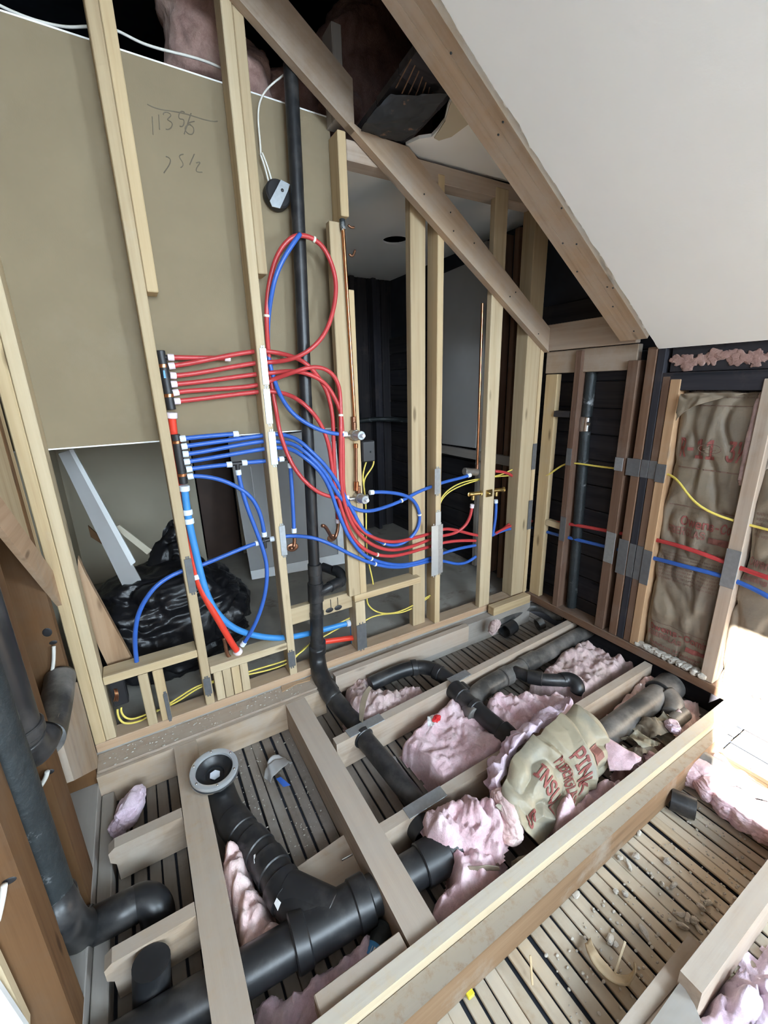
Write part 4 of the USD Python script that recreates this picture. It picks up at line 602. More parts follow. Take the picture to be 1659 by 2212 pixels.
# red
pex('short red tube end capped off between the two studs, topmost', [(363, 772, yb), (430, 773, yb), (496, 774, yb)], rings='se')
pex('red tube from the second outlet, crossing over the first and falling to the copper elbow', [(365, 791, yb), (430, 781, .035), (500, 767, .03), (556, 759, yb), (585, 760, yb), (620, 767, .02), (660, 785, -.025), (690, 818, -.02), (707, 850, -.015), (717, 892, -.015), (720, 935, -.012), (722, 1000, -.01), (726, 1060, 0), (730, 1128, .03)], rings='se')
pex('red tube from the third outlet making the tall loop in front of the black vent', [(368, 811, yb), (450, 802, yb), (556, 784, yb), (588, 782, yb), (630, 775, .0), (672, 753, -.03), (702, 718, -.035), (720, 668, -.03), (725, 610, -.025), (712, 560, -.02), (690, 526, -.02), (660, 510, -.025), (634, 512, -.025), (606, 540, -.01), (588, 585, .01), (578, 640, .02), (576, 700, .03), (581, 770, .06), (590, 850, .06), (597, 890, .05), (604, 930, .03), (625, 990, .02), (652, 1032, -.01), (690, 1064, -.02), (725, 1074, -.02), (752, 1075, -.02)], rings='se', clips=(.43, .62))
pex('red tube from the fourth outlet bending down in the bundle beside the valves', [(370, 830, yb), (460, 821, yb), (559, 808, yb), (590, 805, yb), (630, 802, .01), (668, 809, -.025), (700, 827, -.025), (722, 858, -.02), (735, 890, -.018), (739, 920, -.018), (741, 1000, -.018), (743, 1060, -.018), (757, 1110, -.018), (785, 1148, -.018), (840, 1170, .0), (890, 1163, .03), (930, 1152, yb), (960, 1143, yb), (992, 1147, yb), (1030, 1156, yb), (1068, 1153, .05), (1098, 1134, .06), (1121, 1112, .06), (1131, 1084, .06), (1127, 1052, .06), (1112, 1032, .06), (1095, 1022, .06), (1070, 1018, .06)], rings='s', clips=(.31, .9))
pex('red tube from the fifth outlet arching highest over the others', [(374, 849, yb), (460, 841, yb), (559, 831, yb), (590, 820, yb), (625, 807, .0), (660, 796, -.03), (690, 794, -.03), (715, 806, -.025), (730, 830, -.02), (735, 860, -.018), (736, 920, -.03), (736, 1000, -.03), (739, 1060, -.03), (752, 1112, -.03), (780, 1158, -.03), (835, 1187, -.01), (890, 1180, .03), (930, 1165, yb), (958, 1157, yb), (985, 1150, yb), (1007, 1132, .03), (1017, 1109, .02), (1020, 1090, .015)], rings='se', clips=(.40,))
pex('red tube from the sixth outlet, lowest of the bundle', [(377, 867, yb), (460, 858, yb), (563, 846, yb), (592, 846, yb), (630, 856, .01), (664, 880, -.025), (690, 912, -.022), (708, 955, -.02), (716, 1000, -.018), (724, 1050, -.018), (738, 1100, -.018), (762, 1160, -.018), (800, 1193, -.015), (845, 1201, .0), (890, 1192, .03), (930, 1180, yb), (960, 1172, yb), (1027, 1168, yb)], rings='s', clips=(.70,))
pex('thick red trunk tube hanging below the red manifold', [(371, 892, .05), (374, 925, .06), (381, 980, .08), (392, 1060, .085), (404, 1130, .075), (412, 1180, .06), (424, 1240, .045), (441, 1285, .03), (472, 1340, .02), (500, 1388, .03), (516, 1410, .04)], 'redtrunk', .015, rings=('s', .62, 'e'))
# blue
pex('short blue tube end capped off between the two studs', [(389, 948, yb), (450, 942, yb), (514, 937, yb)], 'blue', rings='se')
pex('blue tube from the second outlet looping round under the lower valve', [(392, 965, yb), (480, 953, yb), (573, 940, yb), (602, 938, yb), (640, 949, .01), (672, 975, -.02), (700, 1003, -.025), (726, 1039, -.025), (744, 1071, -.025), (762, 1104, -.025), (780, 1137, -.02), (792, 1150, -.018), (825, 1172, .02), (858, 1177, .03), (885, 1163, .03), (902, 1140, .03), (906, 1112, .03), (893, 1082, .02), (862, 1067, -.005), (825, 1063, -.025), (799, 1064, -.03)], 'blue', rings='se', clips=(.62, .80))
pex('blue tube from the third outlet running behind the lower valve to the far shower valve', [(395, 981, yb), (480, 968, yb), (573, 953, yb), (602, 954, yb), (628, 958, .02), (656, 974, -.015), (680, 996, -.03), (704, 1024, -.03), (720, 1051, -.03), (742, 1082, -.025), (765, 1098, -.02), (792, 1104, -.018), (830, 1096, .0), (870, 1080, .02), (905, 1062, .04), (930, 1052, yb), (955, 1043, yb), (985, 1035, yb), (1016, 1026, yb)], 'blue', rings='se', clips=(.72,))
pex('blue tube from the fourth outlet, lowest of the three sweeping right', [(398, 998, yb), (480, 985, yb), (575, 969, yb), (603, 967, yb), (628, 971, .02), (656, 987, -.02), (684, 1011, -.035), (704, 1039, -.035), (718, 1071, -.03), (729, 1103, -.03), (740, 1130, -.03), (752, 1156, -.03), (765, 1175, -.03), (780, 1193, -.025), (800, 1206, -.015), (840, 1218, .01), (885, 1218, .035), (930, 1205, yb), (960, 1194, yb), (1027, 1178, yb)], 'blue', rings='s', clips=(.68,))
t5 = pex('short blue tube from the fifth outlet to the black tee', [(403, 1014, yb), (450, 1008, yb), (500, 1003, yb)], 'blue', rings='se')
pex('short blue tube from the tee through the nail plate stud to a black elbow', [(523, 1000, yb), (560, 997, yb), (580, 995, yb), (612, 991, yb)], 'blue', rings='se')
def fitting(label, arms, r=.0095, name='tube_fitting'):
    q = [[P(a[0], a[1], y=a[2]) for a in arm] for arm in arms]; t_ = thing(name, label, 'fitting', q[0][0])
    for k_, g in enumerate(q): part(t_, 'arm', rod(g[0], g[1], r, 14), M['blackp'], smooth=35)
fitting('black tee in the upper blue tube between the two studs', (((498, 1003, yb), (524, 1000, yb)), ((512, 1000, yb), (514, 1018, yb))))
fitting('black elbow right of the nail plate stud', (((611, 991, yb), (628, 990, yb)), ((626, 987, yb), (627, 1003, yb))))
fitting('black tee beside the grey nail plate on the second stud', (((556, 1172, yb), (586, 1164, yb)), ((570, 1168, yb), (571, 1154, yb)), ((571, 1168, yb), (572, 1184, yb))))
pex('blue tube dropping from the black elbow to a copper stub', [(627, 1001, yb), (630, 1050, yb), (633, 1100, yb), (635, 1150, yb)], 'blue', rings='se')
pex('blue tube falling from the tee and curving down to the copper stub on the block', [(514, 1016, yb), (521, 1050, .04), (534, 1095, .035), (553, 1145, .03), (569, 1190, .028), (576, 1225, .025), (575, 1265, .02), (566, 1308, .015), (549, 1352, .015), (523, 1394, .03)], 'blue', rings='se')
pex('blue tube from the lowest outlet arching over to the lower black tee', [(406, 1030, yb), (436, 1029, .04), (474, 1036, .035), (504, 1048, .035), (532, 1065, .035), (551, 1087, .037), (564, 1118, .04), (571, 1158, yb)], 'blue', rings='se')
pex('blue tube from the lower tee through the manifold stud, arching down to the left block', [(560, 1172, yb), (510, 1190, .04), (455, 1213, .045), (425, 1224, yb), (395, 1233, yb), (350, 1256, .03), (320, 1287, .02), (300, 1325, .02), (292, 1370, .03), (293, 1410, .045), (297, 1442, .05)], 'blue', rings='s')
pex('blue tube from the lower tee sweeping right into the lowest hole', [(584, 1165, yb), (602, 1161, yb), (625, 1158, yb), (675, 1162, .0), (725, 1181, -.02), (780, 1208, -.022), (825, 1222, .0), (875, 1224, .03), (930, 1212, yb), (957, 1212, yb), (990, 1218, yb), (1013, 1212, yb), (1028, 1202, yb)], 'blue', rings='s', clips=(.46,))
pex('thick blue trunk tube sweeping under the studs to the right', [(398, 1050, .05), (402, 1085, .05), (409, 1130, .045), (420, 1180, .04), (431, 1228, .035), (446, 1280, .03), (468, 1322, .03), (502, 1354, .035), (545, 1371, .04), (600, 1378, .045), (645, 1373, .06), (692, 1362, .075), (755, 1345, .08)], 'bluetrunk', .015, rings=('s', .10, .135, 'e'))
pex('short blue pipe dropping from the end of the thick blue trunk', [(760, 1347, .08), (761, 1368, .08), (762, 1388, .08)], 'bluetrunk', .0115)
pex('short red pipe ending at the plated trimmer stud', [(690, 1388, .06), (730, 1382, .06), (775, 1376, .06)], 'redtrunk', .015)
pex('blue tube rising to the right hand brass stub out', [(1071, 1080, .03), (1071, 1108, .03), (1068, 1135, .035), (1063, 1158, yb)], 'blue', rings='s')
pex('red tube leaving the corner post towards the right wall', [(1066, 1156, yb), (1098, 1138, yb), (1132, 1127, yb), (1150, 1126, .04)], 'red')
pex('blue tube leaving the corner post towards the right wall', [(1065, 1156, yb), (1095, 1144, yb), (1128, 1139, yb), (1150, 1140, .04)], 'blue')
X = lambda a, b, x=2.245: (a, b, None, x)
pex('red tube running through the right wall studs', [X(1168, 1127), X(1215, 1130), X(1270, 1139), X(1335, 1151), X(1420, 1167, 2.222), X(1500, 1190, 2.205), X(1560, 1212, 2.215), X(1665, 1250, 2.205)], 'red', .0105)
pex('blue tube running through the right wall studs', [X(1168, 1145), X(1215, 1158), X(1310, 1181), X(1410, 1205, 2.222), X(1490, 1226, 2.205), X(1560, 1245, 2.215), X(1665, 1292, 2.205)], 'blue', .0105)
# yellow cables
def yel(label, pts, r=.0042): return pex(label, pts, 'yellow', r, cat='cable')
yel('yellow cable strung along the right wall and sagging over the insulation', [X(1168, 1026, 2.23), X(1190, 1022, 2.22), X(1222, 1003, 2.23), X(1275, 1005, 2.235), X(1330, 1012), X(1400, 1020, 2.235), X(1440, 1024, 2.22), X(1465, 1040, 2.195), X(1495, 1078, 2.18), X(1535, 1106, 2.19), X(1590, 1126, 2.21), X(1665, 1146, 2.22)], .0055)
yel('upper yellow cable behind the flat stud going to the corner post', [(948, 1090, .06), (965, 1062, .06), (1000, 1042, .06), (1040, 1034, .06), (1085, 1024, .06), (1110, 1013, .06), (1138, 1012, yb)])
yel('second yellow cable beside the upper one, arching to the corner post', [(949, 1095, .065), (962, 1070, .07), (990, 1052, .07), (1030, 1038, .07), (1068, 1030, .07), (1110, 1026, .065), (1138, 1016, yb)])
bxs = thing('wiring_box', 'black wiring box beside the upper valve with two yellow cables', 'box', P(797, 975, y=.06)); part(bxs, 'box', box(P(783, 975, y=.0)[0], P(811, 975, y=.0)[0], .0, .05, P(797, 998, y=.0)[2], P(797, 952, y=.0)[2], .006), M['blackp']); part(bxs, 'screw', ball(P(801, 976, y=-.002), .005), M['iron'])
yel('left yellow cable hanging from the wiring box', [(792, 994, .02), (786, 1015, .025), (784, 1035, .03), (789, 1075, .045), (791, 1150, .045), (794, 1200, .045), (801, 1236, .045), (806, 1262, .045)])
yel('right yellow cable hanging from the wiring box', [(807, 994, .02), (802, 1012, .025), (790, 1030, .03), (786, 1045, .04), (788, 1075, .05), (790, 1150, .05)])
yel('yellow cable curling from the box low at the left studs, front loop', [(254, 1532, .02), (256, 1548, .01), (270, 1562, .0), (300, 1558, .02), (316, 1550, .05), (378, 1512, .065), (430, 1481, yb), (500, 1462, .07), (560, 1444, .07), (628, 1422, yb), (660, 1400, .06), (690, 1372, .09), (735, 1345, .09), (772, 1326, .08)])
yel('yellow cable curling from the box low at the left studs, back loop', [(262, 1528, .03), (266, 1545, .02), (282, 1553, .02), (316, 1543, .055), (378, 1518, .07), (430, 1486, .05), (500, 1464, .075), (560, 1452, .075), (628, 1428, .05), (655, 1402, .07), (690, 1380, .095), (735, 1355, .095), (772, 1334, .085)])
yel('yellow cable under the ledge drooping to the right, upper', [(793, 1290, .05), (800, 1312, .05), (830, 1325, .05), (870, 1318, .05), (905, 1300, .05), (930, 1286, .05)])
yel('yellow cable under the ledge drooping to the right, lower', [(790, 1340, .06), (830, 1327, .06), (870, 1322, .06), (900, 1308, .06), (930, 1288, .06)])
lb = thing('wiring_box', 'black wiring box with loose copper ends low between the left studs', 'box', P(255, 1500, y=.03)); part(lb, 'box', box(-0.262, -0.205, .03, .085, P(250, 1528, y=.03)[2], P(250, 1472, y=.03)[2], .005), M['blackp'])
for k_ in range(3): part(lb, 'wire_end', tube([P(246 + k_ * 3, 1488, y=.028), P(249 + k_ * 3, 1500, y=.012), P(246 + 4 * k_, 1515, y=.02)], .0018, 6), M['copper'], 'bare copper wire end', smooth=True)
# valves, copper and brass
def valve(label, c, yy):
    v = thing('shower_valve', label, 'valve', P(*c, y=yy)); o = P(*c, y=yy); part(v, 'body', rod(o + [0, .03, 0], o + [0, -.01, 0], .026, 24), M['nickel'], smooth=35)
    part(v, 'cartridge', rod(o + [0, -.008, 0], o + [.004, -.055, .002], .0215, 24), M['zinc'], smooth=35); part(v, 'stem', rod(o + [.004, -.05, .002], o + [.006, -.075, .002], .009, 16), M['ring'], smooth=35)
    part(v, 'inlet', rod(o + [-.055, .01, 0], o + [-.02, .01, 0], .010, 16), M['nickel'], smooth=35); part(v, 'inlet', rod(o + [.02, .01, 0], o + [.05, .01, 0], .010, 16), M['nickel'], smooth=35)
    part(v, 'neck', rod(o + [0, .01, .02], o + [0, .01, .06], .011, 16), M['copperdk'], smooth=35); return v
va = valve('upper dull metal shower valve on the flat stud', (768, 940), -.03); vb = valve('lower dull metal shower valve on the flat stud', (777, 1076), -.03)
pex('blue tube curving in front of the vent to the upper valve', [(648, 506, -.03), (636, 522, -.035), (612, 560, -.03), (595, 600, -.02), (586, 640, .0), (579, 700, .045), (582, 780, .06), (592, 818, .05), (602, 846, .03), (625, 884, .0), (655, 910, -.02), (690, 928, -.025), (720, 936, -.025), (748, 938, -.02)], 'blue', rings='e')
cr = thing('copper_riser', 'bright copper riser pipe on the flat stud above the valves', 'pipe', P(745, 700, y=-.012)); part(cr, 'pipe', rod(P(768, 925, y=-.012), P(741, 490, y=-.012), .0072, 14), M['copper'], smooth=35); part(cr, 'elbow', rod(P(741, 496, y=-.012), P(739, 474, y=-.005), .012, 16), M['iron'], smooth=35); part(cr, 'coupling', rod(P(764, 912, y=-.012), P(763, 900, y=-.012), .0105, 16), M['copperdk'], smooth=35); part(cr, 'solder_blob', ball(P(740, 495, y=-.024), .005), M['chrome'])
cr2 = thing('copper_riser', 'short copper pipe between the upper and lower valve', 'pipe', P(768, 1010, y=-.02)); part(cr2, 'pipe', rod(P(769, 960, y=-.02), P(770, 1060, y=-.02), .0072, 14), M['copperdk'], smooth=35); part(cr2, 'coupling', rod(P(770, 1040, y=-.02), P(770, 1060, y=-.02), .0115, 16), M['copper'], smooth=35); part(cr2, 'coupling', rod(P(769, 958, y=-.02), P(769, 968, y=-.02), .010, 16), M['copper'], smooth=35)
for k_, (a, b) in enumerate((((752, 486), (765, 491)), ((754, 548), (767, 540)))): one('pipe_strap', tube([P(a[0], a[1], y=.03), P((a[0] + b[0]) / 2, a[1] + 5, y=.03), P(b[0], b[1], y=.03)], .005, 8), M['copperdk'], ['upper', 'lower'][k_] + ' copper strap end sticking out right of the flat stud', 'strap', smooth=True)
cr3 = thing('copper_riser', 'copper pipe left of the flat stud with brass stub outs', 'pipe', P(1040, 800, y=.05)); part(cr3, 'pipe', rod(P(1042, 655, y=.06), P(1031, 1010, y=.06), .0072, 14), M['copper'], smooth=35)
va3 = thing('shower_valve', 'dull far valve behind the flat stud, fed by a blue tube', 'valve', P(1015, 1018, y=.06)); part(va3, 'body', rod(P(1003, 1018, y=.06), P(1030, 1020, y=.06), .022, 20), M['nickel'], smooth=35); part(va3, 'neck', rod(P(1030, 1018, y=.06), P(1031, 1003, y=.06), .010), M['copperdk'], smooth=35)
for c, lab in (((1022, 1070), 'left brass stub out ell beside the flat stud'), ((1072, 1062), 'right brass stub out ell beside the flat stud')):
    o = P(*c, y=.015); b_ = thing('brass_ell', lab, 'fitting', o); part(b_, 'body', rod(o + [0, 0, -.028], o + [0, 0, .012], .0125, 16), M['brass'], smooth=35); part(b_, 'outlet', rod(o + [-.03, 0, .01], o + [.045, -.015, .01], .0115, 16), M['brass'], smooth=35); part(b_, 'ear', ball(o + [-.032, .0, .01], [.012, .004, .014], 2), M['brass'], smooth=True); part(b_, 'flange', rod(o + [.042, -.014, .01], o + [.052, -.017, .01], .016, 8), M['brass'])
es = thing('brass_ell', 'square brass fitting on the face of the flat stud', 'fitting', P(1056, 1066, y=-.005)); part(es, 'plate', box(*np.sort([P(1050, 1066, y=-.004)[0], P(1063, 1066, y=-.004)[0]]), -.008, -.0005, *np.sort([P(1056, 1058, y=-.004)[2], P(1056, 1073, y=-.004)[2]]), .002), M['brass']); part(es, 'nut', ball(P(1057, 1066, y=-.012), .010, 1), M['brass'])
def stub(label, q, r=.0085): t_ = thing('copper_stub', label, 'pipe', P(*q[0])) if 0 else thing('copper_stub', label, 'pipe', P(q[0][0], q[0][1], y=q[0][2])); part(t_, 'pipe', tube([P(a, b, y=c) for a, b, c in q], r, 12), M['copperdk'], smooth=True); return t_
k1 = stub('copper stub out elbow hanging left of the flat stud', [(730, 1128, .03), (728, 1150, .03), (722, 1163, .02), (710, 1150, -.03), (696, 1136, -.08)]); part(k1, 'ear', ball(P(717, 1162, y=.035), [.026, .006, .02], 2), M['copperdk'], smooth=True)
k2 = stub('copper elbow under the blue drop tube behind the nail plate stud', [(635, 1152, yb), (636, 1172, yb), (634, 1182, .04), (628, 1184, .02)]); part(k2, 'ear', ball(P(632, 1182, y=.05), [.03, .006, .022], 2), M['copperdk'], smooth=True)
stub('copper stub with bent riser standing on the wall block', [(518, 1410, .04), (505, 1420, .04), (495, 1418, .04), (488, 1400, .04), (483, 1378, .04)])

# ================================================================ insulation
def PZ(q, z): return [P(a, b, z=z)[:2] for a, b in q]
def batt(label, pxs, ztop, zbot=-0.208, v=0, seed=1, amp=0.03, edge=0.05, ragged=0.025, tilt=None, extra=(), name='insulation_batt'):
    m = pad(PZ(pxs, ztop), zbot, ztop - zbot, seed, 0.0085, edge, amp, ragged, tilt); t_ = thing(name, label, 'insulation', (m.bounds.mean(0)[0], m.bounds.mean(0)[1], zbot)); part(t_, 'batt', m, pinkmat(v), smooth=True); return t_
batt('narrow pink insulation strip squeezed beside the left header beam, under the toilet bend', [(478, 1812), (512, 1808), (532, 1850), (560, 1900), (608, 1965), (630, 2010), (560, 2060), (520, 2050), (500, 1940), (480, 1870)], -0.085, v=1, seed=2, amp=.06, edge=.04)
batt('large pink insulation mass in front of the main drain at the bottom of the picture', [(560, 2140), (640, 2090), (700, 2060), (760, 2010), (800, 1992), (812, 2015), (780, 2060), (765, 2110), (742, 2160), (700, 2240), (560, 2260)], -0.105, v=3, seed=4, amp=.06, ragged=.04)
ub = batt('pink scraps of insulation by the rim joist around the curved black pipe', [(760, 1420), (812, 1428), (800, 1470), (850, 1480), (880, 1462), (925, 1470), (900, 1500), (850, 1540), (790, 1568), (745, 1530), (735, 1490)], -0.075, v=2, seed=6, amp=.04)
part(ub, 'paper_strip', Sheet([[P(776, 1556, z=-.05), P(784, 1562, z=-.05)], [P(780, 1510, z=-.03), P(792, 1515, z=-.035)], [P(797, 1482, z=-.02), P(803, 1486, z=-.03)]], 14, 8, .003, 10, 2, .002, .003).mesh, M['kraft'], 'curled tan paper strip', smooth=True)
one('insulation_tuft', blob(P(1068, 1353, z=-.05), (.035, .03, .055), .3, .5, 4, 51, (.3, .2), .3), pinkmat(2), 'small pink tuft hanging on the joist edge near the corner', 'insulation', smooth=True)
mb_ = batt('pink insulation batt with a clean cut side in the middle bay, red scrap on it', [(868, 1592), (905, 1552), (975, 1500), (1010, 1508), (1060, 1560), (1100, 1598), (1070, 1622), (1000, 1660), (958, 1688)], -0.085, v=0, seed=8, amp=.022, edge=.025, ragged=.012)
batt('pink insulation between the branch drain and the hidden joist', [(1045, 1500), (1090, 1480), (1150, 1485), (1225, 1486), (1235, 1515), (1180, 1560), (1110, 1600), (1085, 1570), (1045, 1540)], -0.075, v=0, seed=9, amp=.035)
batt('dirty pink insulation at the far end of the middle bay by the right wall', [(1140, 1455), (1200, 1410), (1262, 1372), (1290, 1378), (1330, 1405), (1370, 1420), (1320, 1462), (1262, 1500), (1240, 1480), (1175, 1462)], -0.085, v=2, seed=10, amp=.035)
batt('pink insulation scraps packed behind the thick grey drain pipe', [(1275, 1570), (1330, 1510), (1385, 1455), (1420, 1452), (1435, 1470), (1370, 1530), (1310, 1585), (1290, 1600)], -0.11, v=1, seed=12, amp=.04)
batt('ragged pink insulation in the corner by the foreground beam and thick drain', [(1450, 1480), (1520, 1510), (1500, 1560), (1440, 1590), (1385, 1640), (1330, 1670), (1335, 1630), (1400, 1580), (1440, 1530)], -0.12, v=1, seed=14, amp=.05)
def lumps(name, label, cs, v, seed, cat='insulation', sub=4, fold=.16):
    m = cat_([blob(c, r, ro, .30, sub, seed + 7 * k_, tl, fold, flat=-0.209) for k_, (c, r, ro, tl) in enumerate(cs)]); t_ = thing(name, label, cat, m.bounds.mean(0) * [1, 1, 0] + [0, 0, m.bounds[0][2]]); part(t_, 'fluff', m, pinkmat(v), smooth=True); return t_
L = lambda a, b, z: P(a, b, z=z)
hp = batt('big crumpled heap of pink insulation beside the kraft batt over the main drain', [(916, 1748), (948, 1722), (1005, 1702), (1062, 1705), (1092, 1728), (1100, 1775), (1085, 1815), (1040, 1800), (1000, 1792), (962, 1800), (925, 1782)], -0.005, -0.10, v=0, seed=61, amp=.055, edge=.04, ragged=.02, name='insulation_heap')
part(hp, 'lower_fold', pad(PZ([(985, 1778), (1050, 1775), (1098, 1800), (1088, 1860), (1060, 1895), (1010, 1928), (962, 1970), (922, 1955), (930, 1905), (965, 1870), (968, 1825)], -.05), -.208, .165, 63, .0085, .05, .06, .02), pinkmat(0), smooth=True)
part(hp, 'paper_scrap', Sheet([[L(1070, 1740, .0), L(1100, 1775, -.03), L(1095, 1815, -.07)], [L(1085, 1735, -.01), L(1108, 1780, -.05), L(1098, 1830, -.10)]], 12, 16, .006, 12, 7, .002, .008).mesh, M['kraftg'], 'dark torn kraft paper on the heap', smooth=True)
part(hp, 'paper_scrap', Sheet([[L(1002, 1872, -.07), L(1040, 1870, -.06), L(1078, 1872, -.07)], [L(1010, 1885, -.09), L(1045, 1884, -.085), L(1080, 1880, -.08)]], 10, 14, .003, 10, 4, .002, .004).mesh, M['kraft'], 'tan paper scrap under the heap', smooth=True)
lumps('insulation_tuft', 'lavender pink insulation tuft between the left joist stubs', [(L(282, 1745, -.13), (.045, .085, .05), -.45, (0, .3)), (L(258, 1785, -.15), (.03, .05, .04), -.4, (0, 0)), (L(300, 1715, -.11), (.02, .035, .025), -.3, (0, 0))], 3, 71)
# kraft faced batt lying over the hidden joist
ctrl = [[L(1238, 1522, .035), L(1290, 1552, .01), L(1318, 1600, -.035), L(1325, 1650, -.09)], [L(1165, 1580, .055), L(1222, 1610, .03), L(1262, 1660, -.03), L(1258, 1730, -.10)],
        [L(1105, 1640, .05), L(1158, 1690, .02), L(1192, 1745, -.055), L(1195, 1790, -.11)], [L(1092, 1730, .0), L(1118, 1775, -.02), L(1160, 1818, -.09), L(1178, 1838, -.14)]]
sk = Sheet(ctrl, 120, 120, 0.010, 7, 17, 0.004, 0.022, (1.0, 0.45, 1.3)); kb = thing('kraft_batt', 'large crumpled kraft paper faced insulation batt with red print over the joist', 'insulation', (1.1, -.95, -.2))
part(kb, 'kraft_facing', sk.mesh, M['kraftg'], 'crumpled kraft paper', smooth=True)
edge_ = [[L(1238, 1515, .02), L(1150, 1575, .04), L(1092, 1640, .035), L(1075, 1720, -.01)], [L(1225, 1505, -.02), L(1130, 1572, .01), L(1070, 1640, .0), L(1060, 1725, -.05)], [L(1222, 1508, -.09), L(1120, 1580, -.06), L(1062, 1650, -.07), L(1058, 1735, -.11)]]
part(kb, 'pink_edge', Sheet(edge_, 40, 90, .012, 12, 4, .03, .02).mesh, pinkmat(3), 'pink fluff along the left edge', smooth=True)
part(kb, 'pink_roll', cat_([blob(L(1095, 1755, -.04), (.035, .085, .05), -.25, .25, 4, 81, (.2, 0), .1), blob(L(1100, 1790, -.07), (.045, .05, .045), -.25, .2, 4, 82)]), pinkmat(1), 'pink folded edge', smooth=True)
part(kb, 'pink_flap', Sheet([[L(1306, 1586, -.015), L(1345, 1612, -.025), L(1386, 1636, -.03)], [L(1308, 1625, -.045), L(1340, 1640, -.04), L(1372, 1650, -.04)], [L(1316, 1662, -.07), L(1340, 1665, -.065), L(1362, 1664, -.06)]], 26, 26, .006, 10, 3, .02, .006).mesh, pinkmat(0), 'flat pink torn flap', smooth=True)
part(kb, 'pink_tail', pad(PZ([(1190, 1792), (1196, 1730), (1225, 1695), (1300, 1668), (1362, 1656), (1345, 1690), (1262, 1750), (1205, 1800)], -.07), -.208, .14, 83, .008, .045, .045, .015), pinkmat(0), 'pink fluff along the foreground beam', smooth=True)
for txt, org, sz, wd in (('PINK', (.37, .44), .050, .44), ('FIBERGLAS', (.47, .36), .032, .50), ('INSUL', (.63, .26), .050, .50), ('S', (.90, .42), .060, .14)):
    v, f = sk.text(txt, 0, 0, 0, 0, sz, bold=True); part(kb, 'printing', sk.lay(v, f, org, (0.04 / v[:, 0].max(), wd / v[:, 0].max()), (-1.9, .1), .004), M['inkred'], 'red printed lettering')
v_, f_ = trimesh.remesh.subdivide_to_size(*(lambda m_: (m_.vertices, m_.faces))(box(0, .075, 0, .055, 0, .0004, .0001)), .012); part(kb, 'printing', sk.lay(v_, f_, (.24, .56), (.1, 2.4), (-1.9, .1), .003), M['inkfade'], 'red printed square')
for q in ([L(1300, 1655, -.03), L(1322, 1660, -.02), L(1322, 1648, -.03)],): pass
one('paper_scrap', Sheet([[L(1120, 1850, -.13), L(1180, 1830, -.14), L(1230, 1800, -.15)], [L(1100, 1880, -.15), L(1170, 1860, -.16), L(1225, 1815, -.17)], [L(1095, 1910, -.19), L(1160, 1880, -.19), L(1215, 1830, -.19)]], 34, 34, .010, 10, 12, .003, .02).mesh, M['kraftg'], 'grey green crumpled kraft paper between the heap and the foreground beam', 'paper', smooth=True)
pc_ = thing('paper_scrap', 'torn kraft and pink scraps heaped in front of the thick grey drain', 'paper', L(1420, 1580, -.12))
for k_, (a, b, z, sz, m_) in enumerate(((1400, 1570, -.09, .05, 'kraft'), (1385, 1600, -.08, .045, 'kraftg'), (1425, 1590, -.1, .04, 'kraft'), (1378, 1625, -.10, .05, 'kraft'), (1440, 1552, -.08, .03, 'kraftg'))):
    o = L(a, b, z); rr = np.random.default_rng(90 + k_); c_ = [[o + sz * np.array([i - 1, j - 1, .0]) + rr.uniform(-.4, .4, 3) * sz * [1, 1, 1.6] for j in range(3)] for i in range(3)]; part(pc_, 'paper_piece', Sheet(c_, 14, 14, .006, 20, k_, .002, .01).mesh, M[m_], smooth=True)
for k_, (a, b, z) in enumerate(((1455, 1570, -.07), (1405, 1640, -.10), (1370, 1645, -.11))): part(pc_, 'pink_piece', blob(L(a, b, z), (.05, .03, .025), .6, .4, 4, 95 + k_, (0, .3), .25), pinkmat((3, 0, 3)[k_]), smooth=True)
rl = thing('insulation_roll', 'long rolled pink insulation strip lying on the laths at the right edge', 'insulation', L(1560, 1730, -.2))
m = cat_([blob(L(a, b, -.155), (.085, .055, .055), -.62, .22, 5, 101 + i_, (0, 0), .14) for i_, (a, b) in enumerate(((1512, 1672), (1552, 1706), (1592, 1738), (1632, 1766), (1672, 1790)))]); part(rl, 'fluff', m, pinkmat(0), smooth=True)
batt('thin pink strip behind the dusty pipe at the right edge, in the sun', [(1515, 1612), (1540, 1608), (1600, 1650), (1660, 1690), (1680, 1720), (1600, 1690), (1540, 1645)], -0.165, v=0, seed=22, amp=.02)
batt('torn pink insulation in the bottom right corner beyond the pale joist', [(1555, 2120), (1600, 2060), (1612, 2000), (1650, 2010), (1720, 2000), (1740, 2240), (1470, 2240), (1500, 2170)], -0.10, v=3, seed=24, amp=.08, ragged=.06, edge=.08)
